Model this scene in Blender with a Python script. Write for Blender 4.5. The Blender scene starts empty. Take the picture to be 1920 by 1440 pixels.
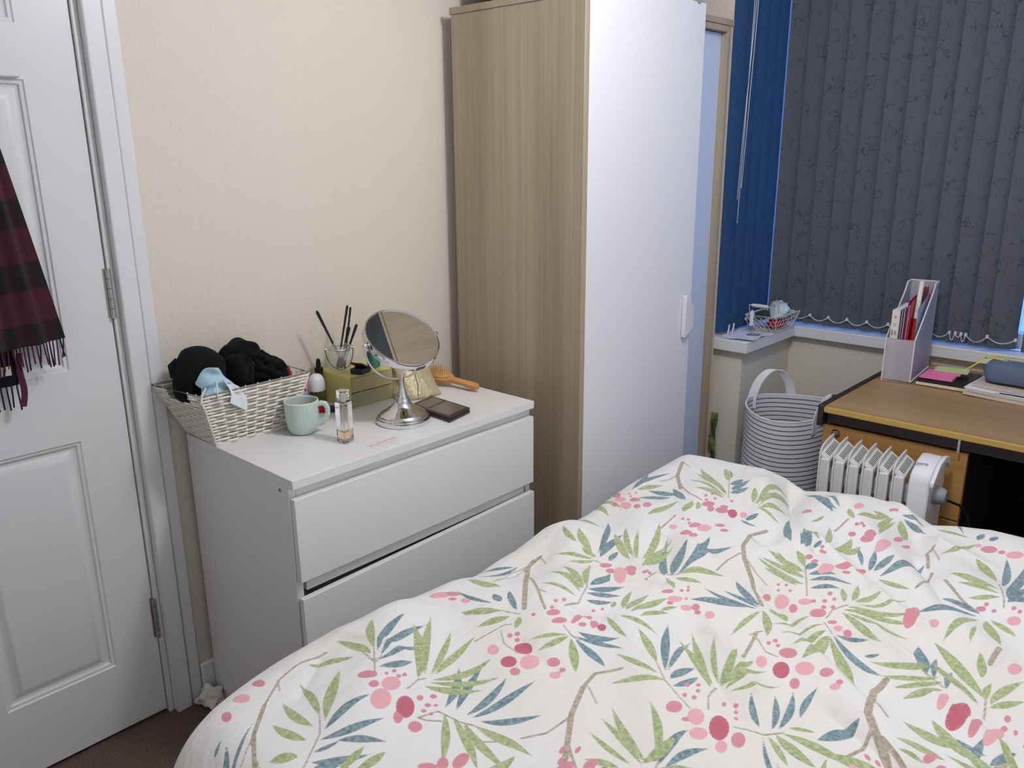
import bpy, bmesh, math, random
import numpy as np
from mathutils import Vector, Matrix

random.seed(11)
SC = bpy.context.scene
COL = SC.collection

# ------------------------------------------------------------------ camera
cam_d = bpy.data.cameras.new('camera'); cam = bpy.data.objects.new('camera', cam_d); COL.objects.link(cam)
SC.camera = cam
FPX, YAW, PITCH, ROLL = 1538.5, 42.69, 15.77, -0.417
cam_d.sensor_fit = 'HORIZONTAL'; cam_d.sensor_width = 36.0; cam_d.lens = 36.0*FPX/1920.0
cam_d.clip_start = 0.02
_y, _p, _r = (math.radians(a) for a in (YAW, PITCH, ROLL))
fwd = Vector((-math.sin(_y)*math.cos(_p), math.cos(_y)*math.cos(_p), -math.sin(_p)))
rgt = Vector((math.cos(_y), math.sin(_y), 0)); upv = rgt.cross(fwd)
r2 = rgt*math.cos(_r)+upv*math.sin(_r); u2 = -rgt*math.sin(_r)+upv*math.cos(_r)
cam.matrix_world = Matrix(((r2.x, u2.x, -fwd.x, 1.978), (r2.y, u2.y, -fwd.y, -0.894), (r2.z, u2.z, -fwd.z, 1.465), (0, 0, 0, 1)))

# ------------------------------------------------------------------ world: blue dusk sky outside
def lin(c):
    return tuple(((v/255.0)/12.92 if v/255.0 <= 0.04045 else ((v/255.0+0.055)/1.055)**2.4) for v in c)
W = bpy.data.worlds.new('dusk'); SC.world = W; W.use_nodes = True
bg = W.node_tree.nodes['Background']; bg.inputs[0].default_value = (0.16, 0.42, 1.0, 1); bg.inputs[1].default_value = 2.2

# ------------------------------------------------------------------ view
SC.view_settings.view_transform = 'Standard'; SC.view_settings.look = 'None'
SC.view_settings.exposure = 0.0; SC.view_settings.gamma = 1.0; SC.view_settings.use_curve_mapping = False
LAMP_POS, LAMP_W = (1.38, 0.50, 2.22), 33.5      # the room's ceiling pendant bulb (its lamp is built with the pendant)
LAMP_COL = (0.935, 0.935, 0.985)

# ------------------------------------------------------------------ materials
def mat(name, col, rough=.5, metal=0., spec=.5, trans=0., ior=1.45, coat=0., bump=None, var=None, sheen=0., alpha=1., sss=0.):
    """col sRGB 0-255; bump=(scale,strength,detail[,distance]); var=(scale,amount,stretch xyz) noise variation of colour"""
    m = bpy.data.materials.new(name); m.use_nodes = True
    nt = m.node_tree; b = nt.nodes['Principled BSDF']
    c = lin(col)+(1,)
    b.inputs['Base Color'].default_value = c
    b.inputs['Roughness'].default_value = rough; b.inputs['Metallic'].default_value = metal
    b.inputs['Specular IOR Level'].default_value = spec; b.inputs['Transmission Weight'].default_value = trans
    b.inputs['IOR'].default_value = ior; b.inputs['Coat Weight'].default_value = coat
    b.inputs['Sheen Weight'].default_value = sheen; b.inputs['Alpha'].default_value = alpha
    tc = None
    if bump or var:
        tc = nt.nodes.new('ShaderNodeTexCoord')
    if var:
        mp = nt.nodes.new('ShaderNodeMapping'); nt.links.new(tc.outputs['Object'], mp.inputs[0])
        mp.inputs['Scale'].default_value = var[2] if len(var) > 2 else (1, 1, 1)
        n = nt.nodes.new('ShaderNodeTexNoise'); n.inputs['Scale'].default_value = var[0]; n.inputs['Detail'].default_value = 5
        nt.links.new(mp.outputs[0], n.inputs['Vector'])
        r = nt.nodes.new('ShaderNodeValToRGB'); a = var[1]
        r.color_ramp.elements[0].position = .3; r.color_ramp.elements[1].position = .7
        r.color_ramp.elements[0].color = tuple(x*(1-a) for x in c[:3])+(1,)
        r.color_ramp.elements[1].color = tuple(min(1, x*(1+a)) for x in c[:3])+(1,)
        nt.links.new(n.outputs[0], r.inputs[0]); nt.links.new(r.outputs[0], b.inputs['Base Color'])
    if bump:
        n = nt.nodes.new('ShaderNodeTexNoise'); n.inputs['Scale'].default_value = bump[0]; n.inputs['Detail'].default_value = bump[2]
        nt.links.new(tc.outputs['Object'], n.inputs['Vector'])
        bp = nt.nodes.new('ShaderNodeBump'); bp.inputs['Strength'].default_value = bump[1]
        bp.inputs['Distance'].default_value = bump[3] if len(bump) > 3 else .01
        nt.links.new(n.outputs[0], bp.inputs['Height']); nt.links.new(bp.outputs[0], b.inputs['Normal'])
    return m

def wood(name, dark, light, scale=1.0, axis='z', rough=.45):
    m = bpy.data.materials.new(name); m.use_nodes = True; nt = m.node_tree; b = nt.nodes['Principled BSDF']
    tc = nt.nodes.new('ShaderNodeTexCoord')
    def noise(sc, st, det):
        mp = nt.nodes.new('ShaderNodeMapping'); mp.inputs['Scale'].default_value = st
        nt.links.new(tc.outputs['Object'], mp.inputs[0])
        n = nt.nodes.new('ShaderNodeTexNoise'); n.inputs['Scale'].default_value = sc; n.inputs['Detail'].default_value = det
        n.inputs['Roughness'].default_value = .6
        nt.links.new(mp.outputs[0], n.inputs['Vector']); return n
    k = {'z': lambda s: (1, 1, s), 'x': lambda s: (s, 1, 1), 'y': lambda s: (1, s, 1)}[axis]
    n1 = noise(9*scale, k(.03), 3); n2 = noise(160*scale, k(.012), 4)
    mx = nt.nodes.new('ShaderNodeMath'); mx.operation = 'MULTIPLY_ADD'; mx.inputs[1].default_value = .42
    nt.links.new(n2.outputs[0], mx.inputs[0])
    m2 = nt.nodes.new('ShaderNodeMath'); m2.operation = 'MULTIPLY'; m2.inputs[1].default_value = .75
    nt.links.new(n1.outputs[0], m2.inputs[0]); nt.links.new(m2.outputs[0], mx.inputs[2])
    r = nt.nodes.new('ShaderNodeValToRGB'); r.color_ramp.elements[0].position = .36; r.color_ramp.elements[1].position = .78
    r.color_ramp.elements[0].color = lin(dark)+(1,); r.color_ramp.elements[1].color = lin(light)+(1,)
    nt.links.new(mx.outputs[0], r.inputs[0]); nt.links.new(r.outputs[0], b.inputs['Base Color'])
    b.inputs['Roughness'].default_value = rough; b.inputs['Specular IOR Level'].default_value = .35
    bp = nt.nodes.new('ShaderNodeBump'); bp.inputs['Strength'].default_value = .15; bp.inputs['Distance'].default_value = .002
    nt.links.new(n2.outputs[0], bp.inputs['Height']); nt.links.new(bp.outputs[0], b.inputs['Normal'])
    return m

def glassy(name, col, rough=.02, mix=.85, gloss=.12):
    """thin clear plastic or pane: mostly see-through with a faint tint and a reflection"""
    m = bpy.data.materials.new(name); m.use_nodes = True; nt = m.node_tree; nt.nodes.remove(nt.nodes['Principled BSDF'])
    out = nt.nodes['Material Output']
    t = nt.nodes.new('ShaderNodeBsdfTransparent'); t.inputs[0].default_value = lin(col)+(1,)
    d = nt.nodes.new('ShaderNodeBsdfPrincipled'); d.inputs['Base Color'].default_value = lin(col)+(1,); d.inputs['Roughness'].default_value = rough
    mx = nt.nodes.new('ShaderNodeMixShader'); mx.inputs[0].default_value = 1-mix
    nt.links.new(t.outputs[0], mx.inputs[1]); nt.links.new(d.outputs[0], mx.inputs[2]); nt.links.new(mx.outputs[0], out.inputs[0])
    return m

M = {}
def wall_material():
    m = mat('embossed_wallpaper', (223, 216, 203), rough=.75, spec=.25)
    nt = m.node_tree; b = nt.nodes['Principled BSDF']; tc = nt.nodes.new('ShaderNodeTexCoord')
    n = nt.nodes.new('ShaderNodeTexNoise'); n.inputs['Scale'].default_value = 70; n.inputs['Detail'].default_value = 3; n.inputs['Roughness'].default_value = .55
    v = nt.nodes.new('ShaderNodeTexVoronoi'); v.inputs['Scale'].default_value = 95
    nt.links.new(tc.outputs['Object'], n.inputs['Vector'])
    ad = nt.nodes.new('ShaderNodeVectorMath'); ad.operation = 'MULTIPLY_ADD'; ad.inputs[1].default_value = (.03, .03, .03)
    nt.links.new(n.outputs['Color'], ad.inputs[0]); nt.links.new(tc.outputs['Object'], ad.inputs[2]); nt.links.new(ad.outputs[0], v.inputs['Vector'])
    mm = nt.nodes.new('ShaderNodeMath'); mm.operation = 'MULTIPLY_ADD'; mm.inputs[1].default_value = .5
    nt.links.new(v.outputs['Distance'], mm.inputs[0]); nt.links.new(n.outputs[0], mm.inputs[2])
    bp = nt.nodes.new('ShaderNodeBump'); bp.inputs['Strength'].default_value = .30; bp.inputs['Distance'].default_value = .006
    nt.links.new(mm.outputs[0], bp.inputs['Height']); nt.links.new(bp.outputs[0], b.inputs['Normal'])
    return m
M['wall'] = wall_material()
M['ceiling'] = mat('ceiling_paint', (246, 245, 242), rough=.9)
M['clear'] = glassy('clear_jar_glass', (252, 252, 250), .02, .90)
M['white_paint'] = mat('white_emulsion', (247, 246, 243), rough=.85)  # for the unseen walls, chosen white to bounce more light
M['carpet'] = mat('carpet', (134, 116, 106), rough=1, spec=.1, bump=(420, 1.0, 3, .01), var=(260, .38))
M['gloss'] = mat('gloss_white_paint', (226, 226, 229), rough=.32, spec=.45, bump=(18, .05, 2, .004))
M['white_lam'] = mat('white_laminate', (230, 229, 228), rough=.28, spec=.5)
M['white_door'] = mat('white_foil', (234, 234, 237), rough=.38, spec=.4)
M['inset_door'] = mat('window_blue_tint_foil', (196, 209, 232), rough=.35, spec=.4)  # blue light from the window put into the inner door's colour
M['oak'] = wood('oak_veneer', (144, 129, 106), (184, 170, 147))
M['oak_edge'] = mat('oak_edge_band', (200, 184, 164), rough=.5)
M['desk_top'] = wood('desk_laminate', (146, 116, 78), (170, 140, 100), 1.3, 'x', .38)
M['desk_front'] = wood('desk_drawer_laminate', (168, 122, 66), (196, 150, 92), 1.3, 'x', .45)
M['desk_edge'] = mat('desk_ochre_edge', (186, 152, 80), rough=.45)
M['dark_wood'] = mat('dark_brown_edge', (46, 38, 36), rough=.5)
M['black'] = mat('black_plastic', (16, 16, 18), rough=.4)
M['void'] = mat('dark_board', (24, 21, 20), rough=.8)
M['chrome'] = mat('chrome', (225, 225, 228), rough=.06, metal=1)
M['steel'] = mat('satin_steel', (196, 194, 192), rough=.42, metal=1)
M['brass'] = mat('aged_brass', (150, 135, 100), rough=.3, metal=1)
M['mirror'] = mat('mirror_glass', (235, 238, 238), rough=.0, metal=1)
M['pvc'] = mat('white_pvc', (235, 238, 242), rough=.35)
M['pane'] = glassy('window_pane', (240, 246, 255), .02, .93)
M['enamel'] = mat('heater_enamel', (214, 214, 214), rough=.35, spec=.5)
M['heater_cap'] = mat('heater_plastic', (222, 224, 230), rough=.22, spec=.55)
M['knob_grey'] = mat('grey_knob', (150, 152, 160), rough=.35)
M['slot'] = mat('grille_slot_shade', (40, 38, 36), rough=.8)
M['wicker'] = mat('white_paper_rope', (236, 231, 220), rough=.6, bump=(160, .3, 2, .002))
M['wire_white'] = mat('white_coated_wire', (226, 222, 214), rough=.4)
M['rim_wire'] = mat('grey_rim_wire', (150, 142, 132), rough=.5)
M['blackcloth'] = mat('black_jersey', (22, 22, 25), rough=1.0, spec=.08, sheen=.05, bump=(90, .9, 5, .006))
M['blackcap'] = mat('black_cap_cloth', (26, 26, 27), rough=1.0, spec=.08, sheen=.05)
M['red'] = mat('red_cloth', (190, 24, 38), rough=.9)
M['bluecloth'] = mat('pale_blue_cloth', (140, 166, 214), rough=.9, var=(60, .45))
M['mask'] = mat('blue_nonwoven', (172, 208, 222), rough=.85)
M['mask_w'] = mat('white_nonwoven', (226, 232, 236), rough=.85)
M['lilac_lining'] = mat('pale_grey_lining', (214, 206, 206), rough=.9)
M['mug_in'] = mat('mug_glaze_inside', (232, 224, 216), rough=.15, spec=.5)
M['glass'] = mat('clear_glass', (255, 255, 255), rough=.0, trans=1, ior=1.45)
M['perfume'] = mat('peach_liquid', (255, 222, 198), rough=.0, trans=1, ior=1.33)
M['yellow_pl'] = glassy('yellow_green_plastic', (250, 246, 168), .3, .46)
M['clear_pl'] = glassy('clear_drawer_plastic', (246, 243, 214), .12, .72)
M['gold'] = mat('gold_pouch_fabric', (196, 184, 148), rough=.38, metal=.15, bump=(30, .9, 4, .012))
M['brushwood'] = mat('brush_wood', (206, 148, 88), rough=.45, var=(30, .12, (1, 1, 8)))
M['pin'] = mat('wooden_pin', (214, 170, 104), rough=.5)
M['palette'] = mat('dark_brown_compact', (58, 46, 40), rough=.22, spec=.5)
M['palette_win'] = mat('smoked_window', (112, 98, 90), rough=.18)
M['teal_gl'] = mat('teal_bottle', (86, 160, 152), rough=.08, trans=.55, ior=1.4)
M['navy'] = mat('navy_plastic', (28, 34, 62), rough=.3)
M['amber'] = mat('olive_glass', (120, 116, 70), rough=.08, trans=.7, ior=1.4)
M['white_pl'] = mat('white_plastic', (226, 226, 230), rough=.3)
M['paper'] = mat('paper', (232, 234, 240), rough=.8)
M['paper_old'] = mat('buff_paper', (206, 190, 176), rough=.85)
M['paper_cream'] = mat('cream_pages', (222, 212, 184), rough=.85)
M['print_grey'] = mat('grey_print', (142, 144, 156), rough=.8)
M['print_dark'] = mat('dark_print', (46, 52, 80), rough=.8)
M['print_orange'] = mat('orange_ink', (232, 120, 88), rough=.6)
M['print_pale'] = mat('pale_grey_ink', (190, 188, 192), rough=.6)
M['print_white'] = mat('white_ink', (222, 240, 236), rough=.6)
M['pinknote'] = mat('pink_note', (240, 128, 170), rough=.8)
M['greennote'] = mat('lime_note', (204, 220, 140), rough=.8)
M['pencilcase'] = mat('blue_grey_canvas', (98, 112, 138), rough=.9, bump=(400, .4, 2, .002))
M['zip'] = mat('yellow_zip', (224, 204, 70), rough=.7)
M['folder_pink'] = mat('magenta_folder', (190, 52, 104), rough=.4)
M['folder_lilac'] = mat('lilac_folder', (196, 160, 190), rough=.4)
M['folder_red'] = mat('red_glitter_folder', (176, 30, 54), rough=.3)
M['folder_clear'] = glassy('clear_blue_wallet', (206, 220, 236), .12, .45)
M['tape'] = mat('cotton_tape', (226, 226, 230), rough=.9)
M['cable'] = mat('dark_cable', (26, 20, 18), rough=.6)
M['tissue'] = mat('tissue_paper', (226, 224, 218), rough=.95)
M['leafy'] = mat('green_print_fabric', (92, 108, 60), rough=.9, var=(45, .7))
M['bag'] = mat('dark_luggage', (58, 64, 70), rough=.7, var=(9, .35))
M['matt'] = mat('mattress_ticking', (222, 220, 214), rough=.9)
M['bedbase'] = mat('bed_base_fabric', (120, 112, 104), rough=.95)
M['bulb'] = mat('opal_bulb', (250, 246, 238), rough=.4)
M['navy_yarn'] = mat('navy_yarn', (34, 33, 48), rough=.95)
M['plum_yarn'] = mat('plum_yarn', (84, 42, 62), rough=.95)
M['label'] = mat('woven_label', (196, 190, 180), rough=.8)
M['hair_black'] = mat('brush_hair', (30, 27, 27), rough=.9)
M['lacq'] = mat('black_lacquer', (18, 16, 17), rough=.15, coat=.4)
M['silver'] = mat('silver_ferrule', (190, 190, 194), rough=.25, metal=1)
M['bead'] = mat('white_bead', (222, 222, 220), rough=.35)
M['meshmetal'] = glassy('white_mesh_metal', (232, 230, 236), .45, .62)
M['book_w'] = mat('white_book_cover', (224, 218, 214), rough=.5)

# ------------------------------------------------------------------ mesh building
ORG = {}
class MB:
    def __init__(s): s.v = []; s.f = []; s.uv = None
    def add(s, vs, fs, T=None):
        o = len(s.v)
        for p in vs:
            q = Vector(p)
            s.v.append(tuple(T @ q) if T is not None else tuple(q))
        for f in fs: s.f.append(tuple(i+o for i in f))
        return s
    def box(s, x0, y0, z0, x1, y1, z1, T=None):
        return s.add([(x0,y0,z0),(x1,y0,z0),(x1,y1,z0),(x0,y1,z0),(x0,y0,z1),(x1,y0,z1),(x1,y1,z1),(x0,y1,z1)],
                     [(3,2,1,0),(4,5,6,7),(0,1,5,4),(1,2,6,5),(2,3,7,6),(3,0,4,7)], T)
    def prism(s, poly, z0, z1, T=None):
        n = len(poly)
        if sum(poly[i][0]*poly[(i+1)%n][1]-poly[(i+1)%n][0]*poly[i][1] for i in range(n)) < 0: poly = poly[::-1]
        vs = [(x,y,z0) for x,y in poly]+[(x,y,z1) for x,y in poly]
        fs = [tuple(range(n-1,-1,-1)), tuple(range(n,2*n))]+[(i,(i+1)%n,(i+1)%n+n,i+n) for i in range(n)]
        return s.add(vs, fs, T)
    def lathe(s, prof, n=32, T=None, closed=False):
        vs = []; fs = []
        for r,z in prof:
            for k in range(n):
                a = 2*math.pi*k/n; vs.append((r*math.cos(a), r*math.sin(a), z))
        m = len(prof)
        for i in range(m-1 if not closed else m):
            j = (i+1) % m
            for k in range(n):
                fs.append((i*n+k, i*n+(k+1)%n, j*n+(k+1)%n, j*n+k))
        if not closed:
            if prof[0][0] > 1e-6: fs.append(tuple(range(n-1,-1,-1)))
            if prof[-1][0] > 1e-6: fs.append(tuple(range((m-1)*n, m*n)))
        return s.add(vs, fs, T)
    def tube(s, pts, r, n=8, closed=False, T=None, flat=1.0):
        P = [Vector(p) for p in pts]; m = len(P); vs = []; fs = []; prev = None
        for i in range(m):
            a = P[(i-1) % m] if (closed or i > 0) else P[i]; b = P[(i+1) % m] if (closed or i < m-1) else P[i]
            t = (b-a); t = t.normalized() if t.length > 1e-9 else Vector((0,0,1))
            if prev is None:
                up = Vector((0,0,1)) if abs(t.z) < .9 else Vector((1,0,0)); nn = t.cross(up).normalized()
            else:
                nn = (prev - t*prev.dot(t)); nn = nn.normalized() if nn.length > 1e-6 else t.orthogonal().normalized()
            prev = nn; bb = t.cross(nn)
            rr = r[i] if isinstance(r, (list, tuple)) else r
            for k in range(n):
                a_ = 2*math.pi*k/n; vs.append(tuple(P[i]+nn*(rr*math.cos(a_))+bb*(rr*flat*math.sin(a_))))
        for i in range(m if closed else m-1):
            j = (i+1) % m
            for k in range(n): fs.append((i*n+k, i*n+(k+1)%n, j*n+(k+1)%n, j*n+k))
        if not closed: fs += [tuple(range(n-1,-1,-1)), tuple(range((m-1)*n, m*n))]
        return s.add(vs, fs, T)
    def sphere(s, c, r, n=16, m=10, T=None, fn=None):
        rx, ry, rz = (r, r, r) if isinstance(r, (int, float)) else r
        vs = [(0,0,1)]; fs = []
        for i in range(1, m):
            t = math.pi*i/m
            for k in range(n):
                a = 2*math.pi*k/n; vs.append((math.sin(t)*math.cos(a), math.sin(t)*math.sin(a), math.cos(t)))
        vs.append((0,0,-1))
        for k in range(n): fs.append((0, 1+k, 1+(k+1)%n))
        for i in range(m-2):
            for k in range(n):
                a = 1+i*n; fs.append((a+k, a+n+k, a+n+(k+1)%n, a+(k+1)%n))
        L = len(vs)-1; a = 1+(m-2)*n
        for k in range(n): fs.append((L, a+(k+1)%n, a+k))
        out = []
        for p in vs:
            k = fn(Vector(p)) if fn else 1.0
            out.append((c[0]+rx*p[0]*k, c[1]+ry*p[1]*k, c[2]+rz*p[2]*k))
        return s.add(out, fs, T)
    def grid(s, fn, nu, nv, thick=0.0, T=None):
        """fn(u,v)->xyz, u,v in 0..1; thick>0 gives the sheet a back side and edges"""
        vs = [Vector(fn(i/nu, j/nv)) for j in range(nv+1) for i in range(nu+1)]
        w = nu+1; fs = [(j*w+i, j*w+i+1, (j+1)*w+i+1, (j+1)*w+i) for j in range(nv) for i in range(nu)]
        s.uv = [(i/nu, j/nv) for j in range(nv+1) for i in range(nu+1)]
        if thick:
            N = [Vector((0,0,0)) for _ in vs]
            for f in fs:
                n_ = (vs[f[1]]-vs[f[0]]).cross(vs[f[3]]-vs[f[0]])
                for k in f: N[k] += n_
            L = len(vs); back = [vs[k]-N[k].normalized()*thick if N[k].length > 0 else vs[k] for k in range(L)]
            vs = vs+back; s.uv = s.uv+s.uv
            fs2 = [tuple(k+L for k in reversed(f)) for f in fs]
            edge = [j*w for j in range(nv, 0, -1)]+[i for i in range(nu)]+[j*w+nu for j in range(nv)]+[nv*w+i for i in range(nu, 0, -1)]
            fs = fs+fs2+[(edge[k], edge[k]+L, edge[(k+1) % len(edge)]+L, edge[(k+1) % len(edge)]) for k in range(len(edge))]
        return s.add(vs, fs, T)
    def build(s, name, m, parent=None, smooth=None, bevel=0., seg=2, subsurf=0, origin=None):
        me = bpy.data.meshes.new(name)
        o0 = ORG[parent.name] if parent is not None else (origin if origin is not None else base_of(s.v))
        me.from_pydata([(p[0]-o0[0], p[1]-o0[1], p[2]-o0[2]) for p in s.v], [], s.f); me.validate(); me.update()
        bmm = bmesh.new(); bmm.from_mesh(me); bmesh.ops.recalc_face_normals(bmm, faces=bmm.faces); bmm.to_mesh(me); bmm.free()
        if s.uv and len(s.uv) == len(me.vertices):
            ul = me.uv_layers.new(name='UVMap')
            for l in me.loops: ul.data[l.index].uv = s.uv[l.vertex_index]
        me.materials.append(m)
        if smooth is not None:
            for p in me.polygons: p.use_smooth = True
            if smooth < 180: me.set_sharp_from_angle(angle=math.radians(smooth))
        ob = bpy.data.objects.new(name, me); COL.objects.link(ob)
        if parent is not None: ob.parent = parent
        else: ob.location = o0
        ORG[ob.name] = o0
        if bevel:
            b = ob.modifiers.new('bevel', 'BEVEL'); b.width = bevel; b.segments = seg; b.limit_method = 'ANGLE'; b.angle_limit = math.radians(40)
            if smooth is None:
                for p in me.polygons: p.use_smooth = True
                me.set_sharp_from_angle(angle=math.radians(35))
        if subsurf:
            b = ob.modifiers.new('subsurf', 'SUBSURF'); b.levels = b.render_levels = subsurf
        return ob
def base_of(vs):
    a = np.array(vs); return (float((a[:,0].min()+a[:,0].max())/2), float((a[:,1].min()+a[:,1].max())/2), float(a[:,2].min()))
def tag(o, label=None, cat=None, group=None, kind=None):
    if label: o['label'] = label
    if cat: o['category'] = cat
    if group: o['group'] = group
    if kind: o['kind'] = kind
    return o
def thing(name, label, cat, loc, group=None):
    o = bpy.data.objects.new(name, None); COL.objects.link(o); o.location = loc; o.empty_display_size = .05
    ORG[o.name] = tuple(loc); return tag(o, label, cat, group)
def struct(o): o['kind'] = 'structure'; return o
def TR(loc, rz=0., rx=0., ry=0.):
    return Matrix.Translation(loc) @ Matrix.Rotation(rz, 4, 'Z') @ Matrix.Rotation(ry, 4, 'Y') @ Matrix.Rotation(rx, 4, 'X')
def frame(origin, z, x=None):
    z = Vector(z).normalized(); x = Vector(x) if x is not None else z.orthogonal(); x = (x-z*x.dot(z)).normalized(); y = z.cross(x)
    return Matrix(((x.x,y.x,z.x,origin[0]),(x.y,y.y,z.y,origin[1]),(x.z,y.z,z.z,origin[2]),(0,0,0,1)))
def rect_loop(x0, y0, x1, y1, r, n=5):
    out = []
    for cx, cy, a0 in ((x1-r,y1-r,0),(x0+r,y1-r,90),(x0+r,y0+r,180),(x1-r,y0+r,270)):
        for k in range(n+1):
            a = math.radians(a0+90*k/n); out.append((cx+r*math.cos(a), cy+r*math.sin(a)))
    return out
def text(name, body, size, m, T, parent, align='CENTER', ext=0.0):
    c = bpy.data.curves.new(name, 'FONT'); c.body = body; c.size = size; c.align_x = align; c.align_y = 'CENTER'; c.extrude = ext
    tmp = bpy.data.objects.new(name, c); COL.objects.link(tmp); bpy.context.view_layer.update()
    me = bpy.data.meshes.new_from_object(tmp.evaluated_get(bpy.context.evaluated_depsgraph_get()))
    bpy.data.objects.remove(tmp); me.materials.clear(); me.materials.append(m)
    o = bpy.data.objects.new(name, me); COL.objects.link(o); o.parent = parent
    po = ORG[parent.name]
    o.matrix_local = Matrix.Translation((-po[0], -po[1], -po[2])) @ T
    ORG[o.name] = po
    return o
# ================================================================== THE ROOM
H_C = 2.40
b = MB().box(-.2, -1.7, -.1, 2.8, 2.4, 0); struct(b.build('floor', M['carpet'], origin=(0, 0, 0)))
b = MB().box(-.2, -1.7, H_C, 2.8, 2.4, H_C+.1); struct(b.build('ceiling', M['ceiling'], origin=(0, 0, 0)))
b = MB().box(-.12, -.036, 0, 0, 1.80, H_C).box(-.12, -1.056, 2.06, 0, -.036, H_C).box(-.12, -1.5, 0, 0, -1.056, H_C)
struct(b.build('wall_left', M['wall'], origin=(0, 0, 0)))
b = MB().box(2.62, -1.5, 0, 2.72, 2.3, H_C); struct(b.build('wall_right', M['white_paint'], origin=(0, 0, 0)))
b = MB().box(-.12, -1.6, 0, 2.72, -1.5, H_C); struct(b.build('wall_back', M['white_paint'], origin=(0, 0, 0)))
b = (MB().box(-.12, 1.80, 0, .63, 2.36, .765).box(.63, 2.20, 0, 2.45, 2.36, .765).box(-.12, 1.80, .765, .515, 1.90, H_C)
     .box(.42, 2.20, 2.16, 2.45, 2.36, H_C).box(.42, 1.90, 2.16, .515, 2.20, H_C).box(2.45, 1.80, 0, 2.62, 2.36, H_C).box(-.12, 1.9, .765, .42, 1.94, H_C))
struct(b.build('wall_window', M['wall'], origin=(0, 0, 0)))
def baseboard(name, x0, y0, x1, y1):
    struct(MB().box(x0, y0, 0, x1, y1, .115).build(name, M['gloss'], bevel=.005, origin=(0, 0, 0)))
baseboard('baseboard_left', 0, -.034, .016, 1.80)
baseboard('baseboard_window', .016, 1.784, .63, 1.80)
baseboard('baseboard_bay', .646, 2.184, 2.45, 2.20)
# L-shaped window sill
sill = MB().prism([(.44, 1.772), (.66, 1.772), (.66, 2.167), (2.45, 2.167), (2.45, 2.27), (.44, 2.27)], .763, .805).build('trim_3', M['gloss'], bevel=.003, origin=(0, 0, 0))
struct(sill)

def window(name, horizontal, a0, a1, z0, z1, splits, pos):
    root = thing(name, None, None, (pos, a0, z0) if not horizontal else (a0, pos, z0)); root['kind'] = 'structure'
    def bx(mb, u0, w0, u1, w1, d0, d1):
        return mb.box(u0, pos+d0, w0, u1, pos+d1, w1) if horizontal else mb.box(pos+d0, u0, w0, pos+d1, u1, w1)
    t = .055; f = MB()
    bx(f, a0, z0, a1, z0+t, 0, .06); bx(f, a0, z1-t, a1, z1, 0, .06); bx(f, a0, z0+t, a0+t, z1-t, 0, .06); bx(f, a1-t, z0+t, a1, z1-t, 0, .06)
    for s_ in splits: bx(f, s_-t/2, z0+t, s_+t/2, z1-t, 0, .06)
    f.build('window_frame', M['pvc'], root, bevel=.004)
    ed = [a0+t]+[q for s_ in splits for q in (s_-t/2, s_+t/2)]+[a1-t]
    for k in range(0, len(ed), 2):
        bx(MB(), ed[k], z0+t, ed[k+1], z1-t, .025, .033).build('pane', M['pane'], root)
window('window_1', True, .45, 2.45, .805, 2.16, (1.12, 1.80), 2.275)
window('window_2', False, 1.90, 2.27, .805, 2.16, (), .42)

# ------------------------------------------------------------------ door, frame and architrave
DY0, DY1_, DXF = -.965, -.127, -.02
door = thing('door_1', None, None, (DXF, DY1_, 0.01)); door['kind'] = 'structure'
cols = [(-.855, -.603), (-.489, -.237)]; rows = [(.20, .813), (.985, 1.62), (1.73, 1.90)]
lf = MB(); zt = 2.0
lf.box(-.055, DY0, .012, DXF, cols[0][0], zt).box(-.055, cols[0][1], .012, DXF, cols[1][0], zt).box(-.055, cols[1][1], .012, DXF, DY1_, zt)
for c0, c1 in cols:
    zz = [.012]+[z for r_ in rows for z in r_]+[zt]
    for k in range(0, len(zz), 2): lf.box(-.055, c0, zz[k], DXF, c1, zz[k+1])
lf.build('door_leaf', M['gloss'], door)
prof = [(0, -.020), (.003, -.0235), (.009, -.0245), (.012, -.0295), (.017, -.031), (.022, -.0305), (.037, -.0225), (.041, -.0218)]
for c0, c1 in cols:
    for z0, z1 in rows:
        p = MB(); vs = []; fs = []
        for d, x in prof: vs += [(x, c0+d, z0+d), (x, c1-d, z0+d), (x, c1-d, z1-d), (x, c0+d, z1-d)]
        for i in range(len(prof)-1):
            for k in range(4): fs.append((i*4+k, i*4+(k+1) % 4, i*4+4+(k+1) % 4, i*4+4+k))
        L = (len(prof)-1)*4; fs.append((L, L+1, L+2, L+3))
        vs += [(-.045, c0, z0), (-.045, c1, z0), (-.045, c1, z1), (-.045, c0, z1)]
        n = len(vs)-4; fs.append((n+3, n+2, n+1, n))
        for k in range(4): fs.append((k, n+k, n+(k+1) % 4, (k+1) % 4))
        p.add(vs, fs).build('door_panel', M['gloss'], door, smooth=20)
for z0, z1 in ((1.094, 1.212), (.234, .350)):
    h = MB().box(-.0205, -.1345, z0, -.0185, -.1275, z1).build('hinge', M['steel'], door, bevel=.001)
    n = 5; q = (z1-z0)/n
    for k in range(n):
        MB().lathe([(.0001, 0), (.0058, .0), (.0058, q-.0015), (.0001, q-.0015)], 12, TR((-.0125, -.1245, z0+k*q))).build('knuckle', M['steel'], h, smooth=40)
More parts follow.
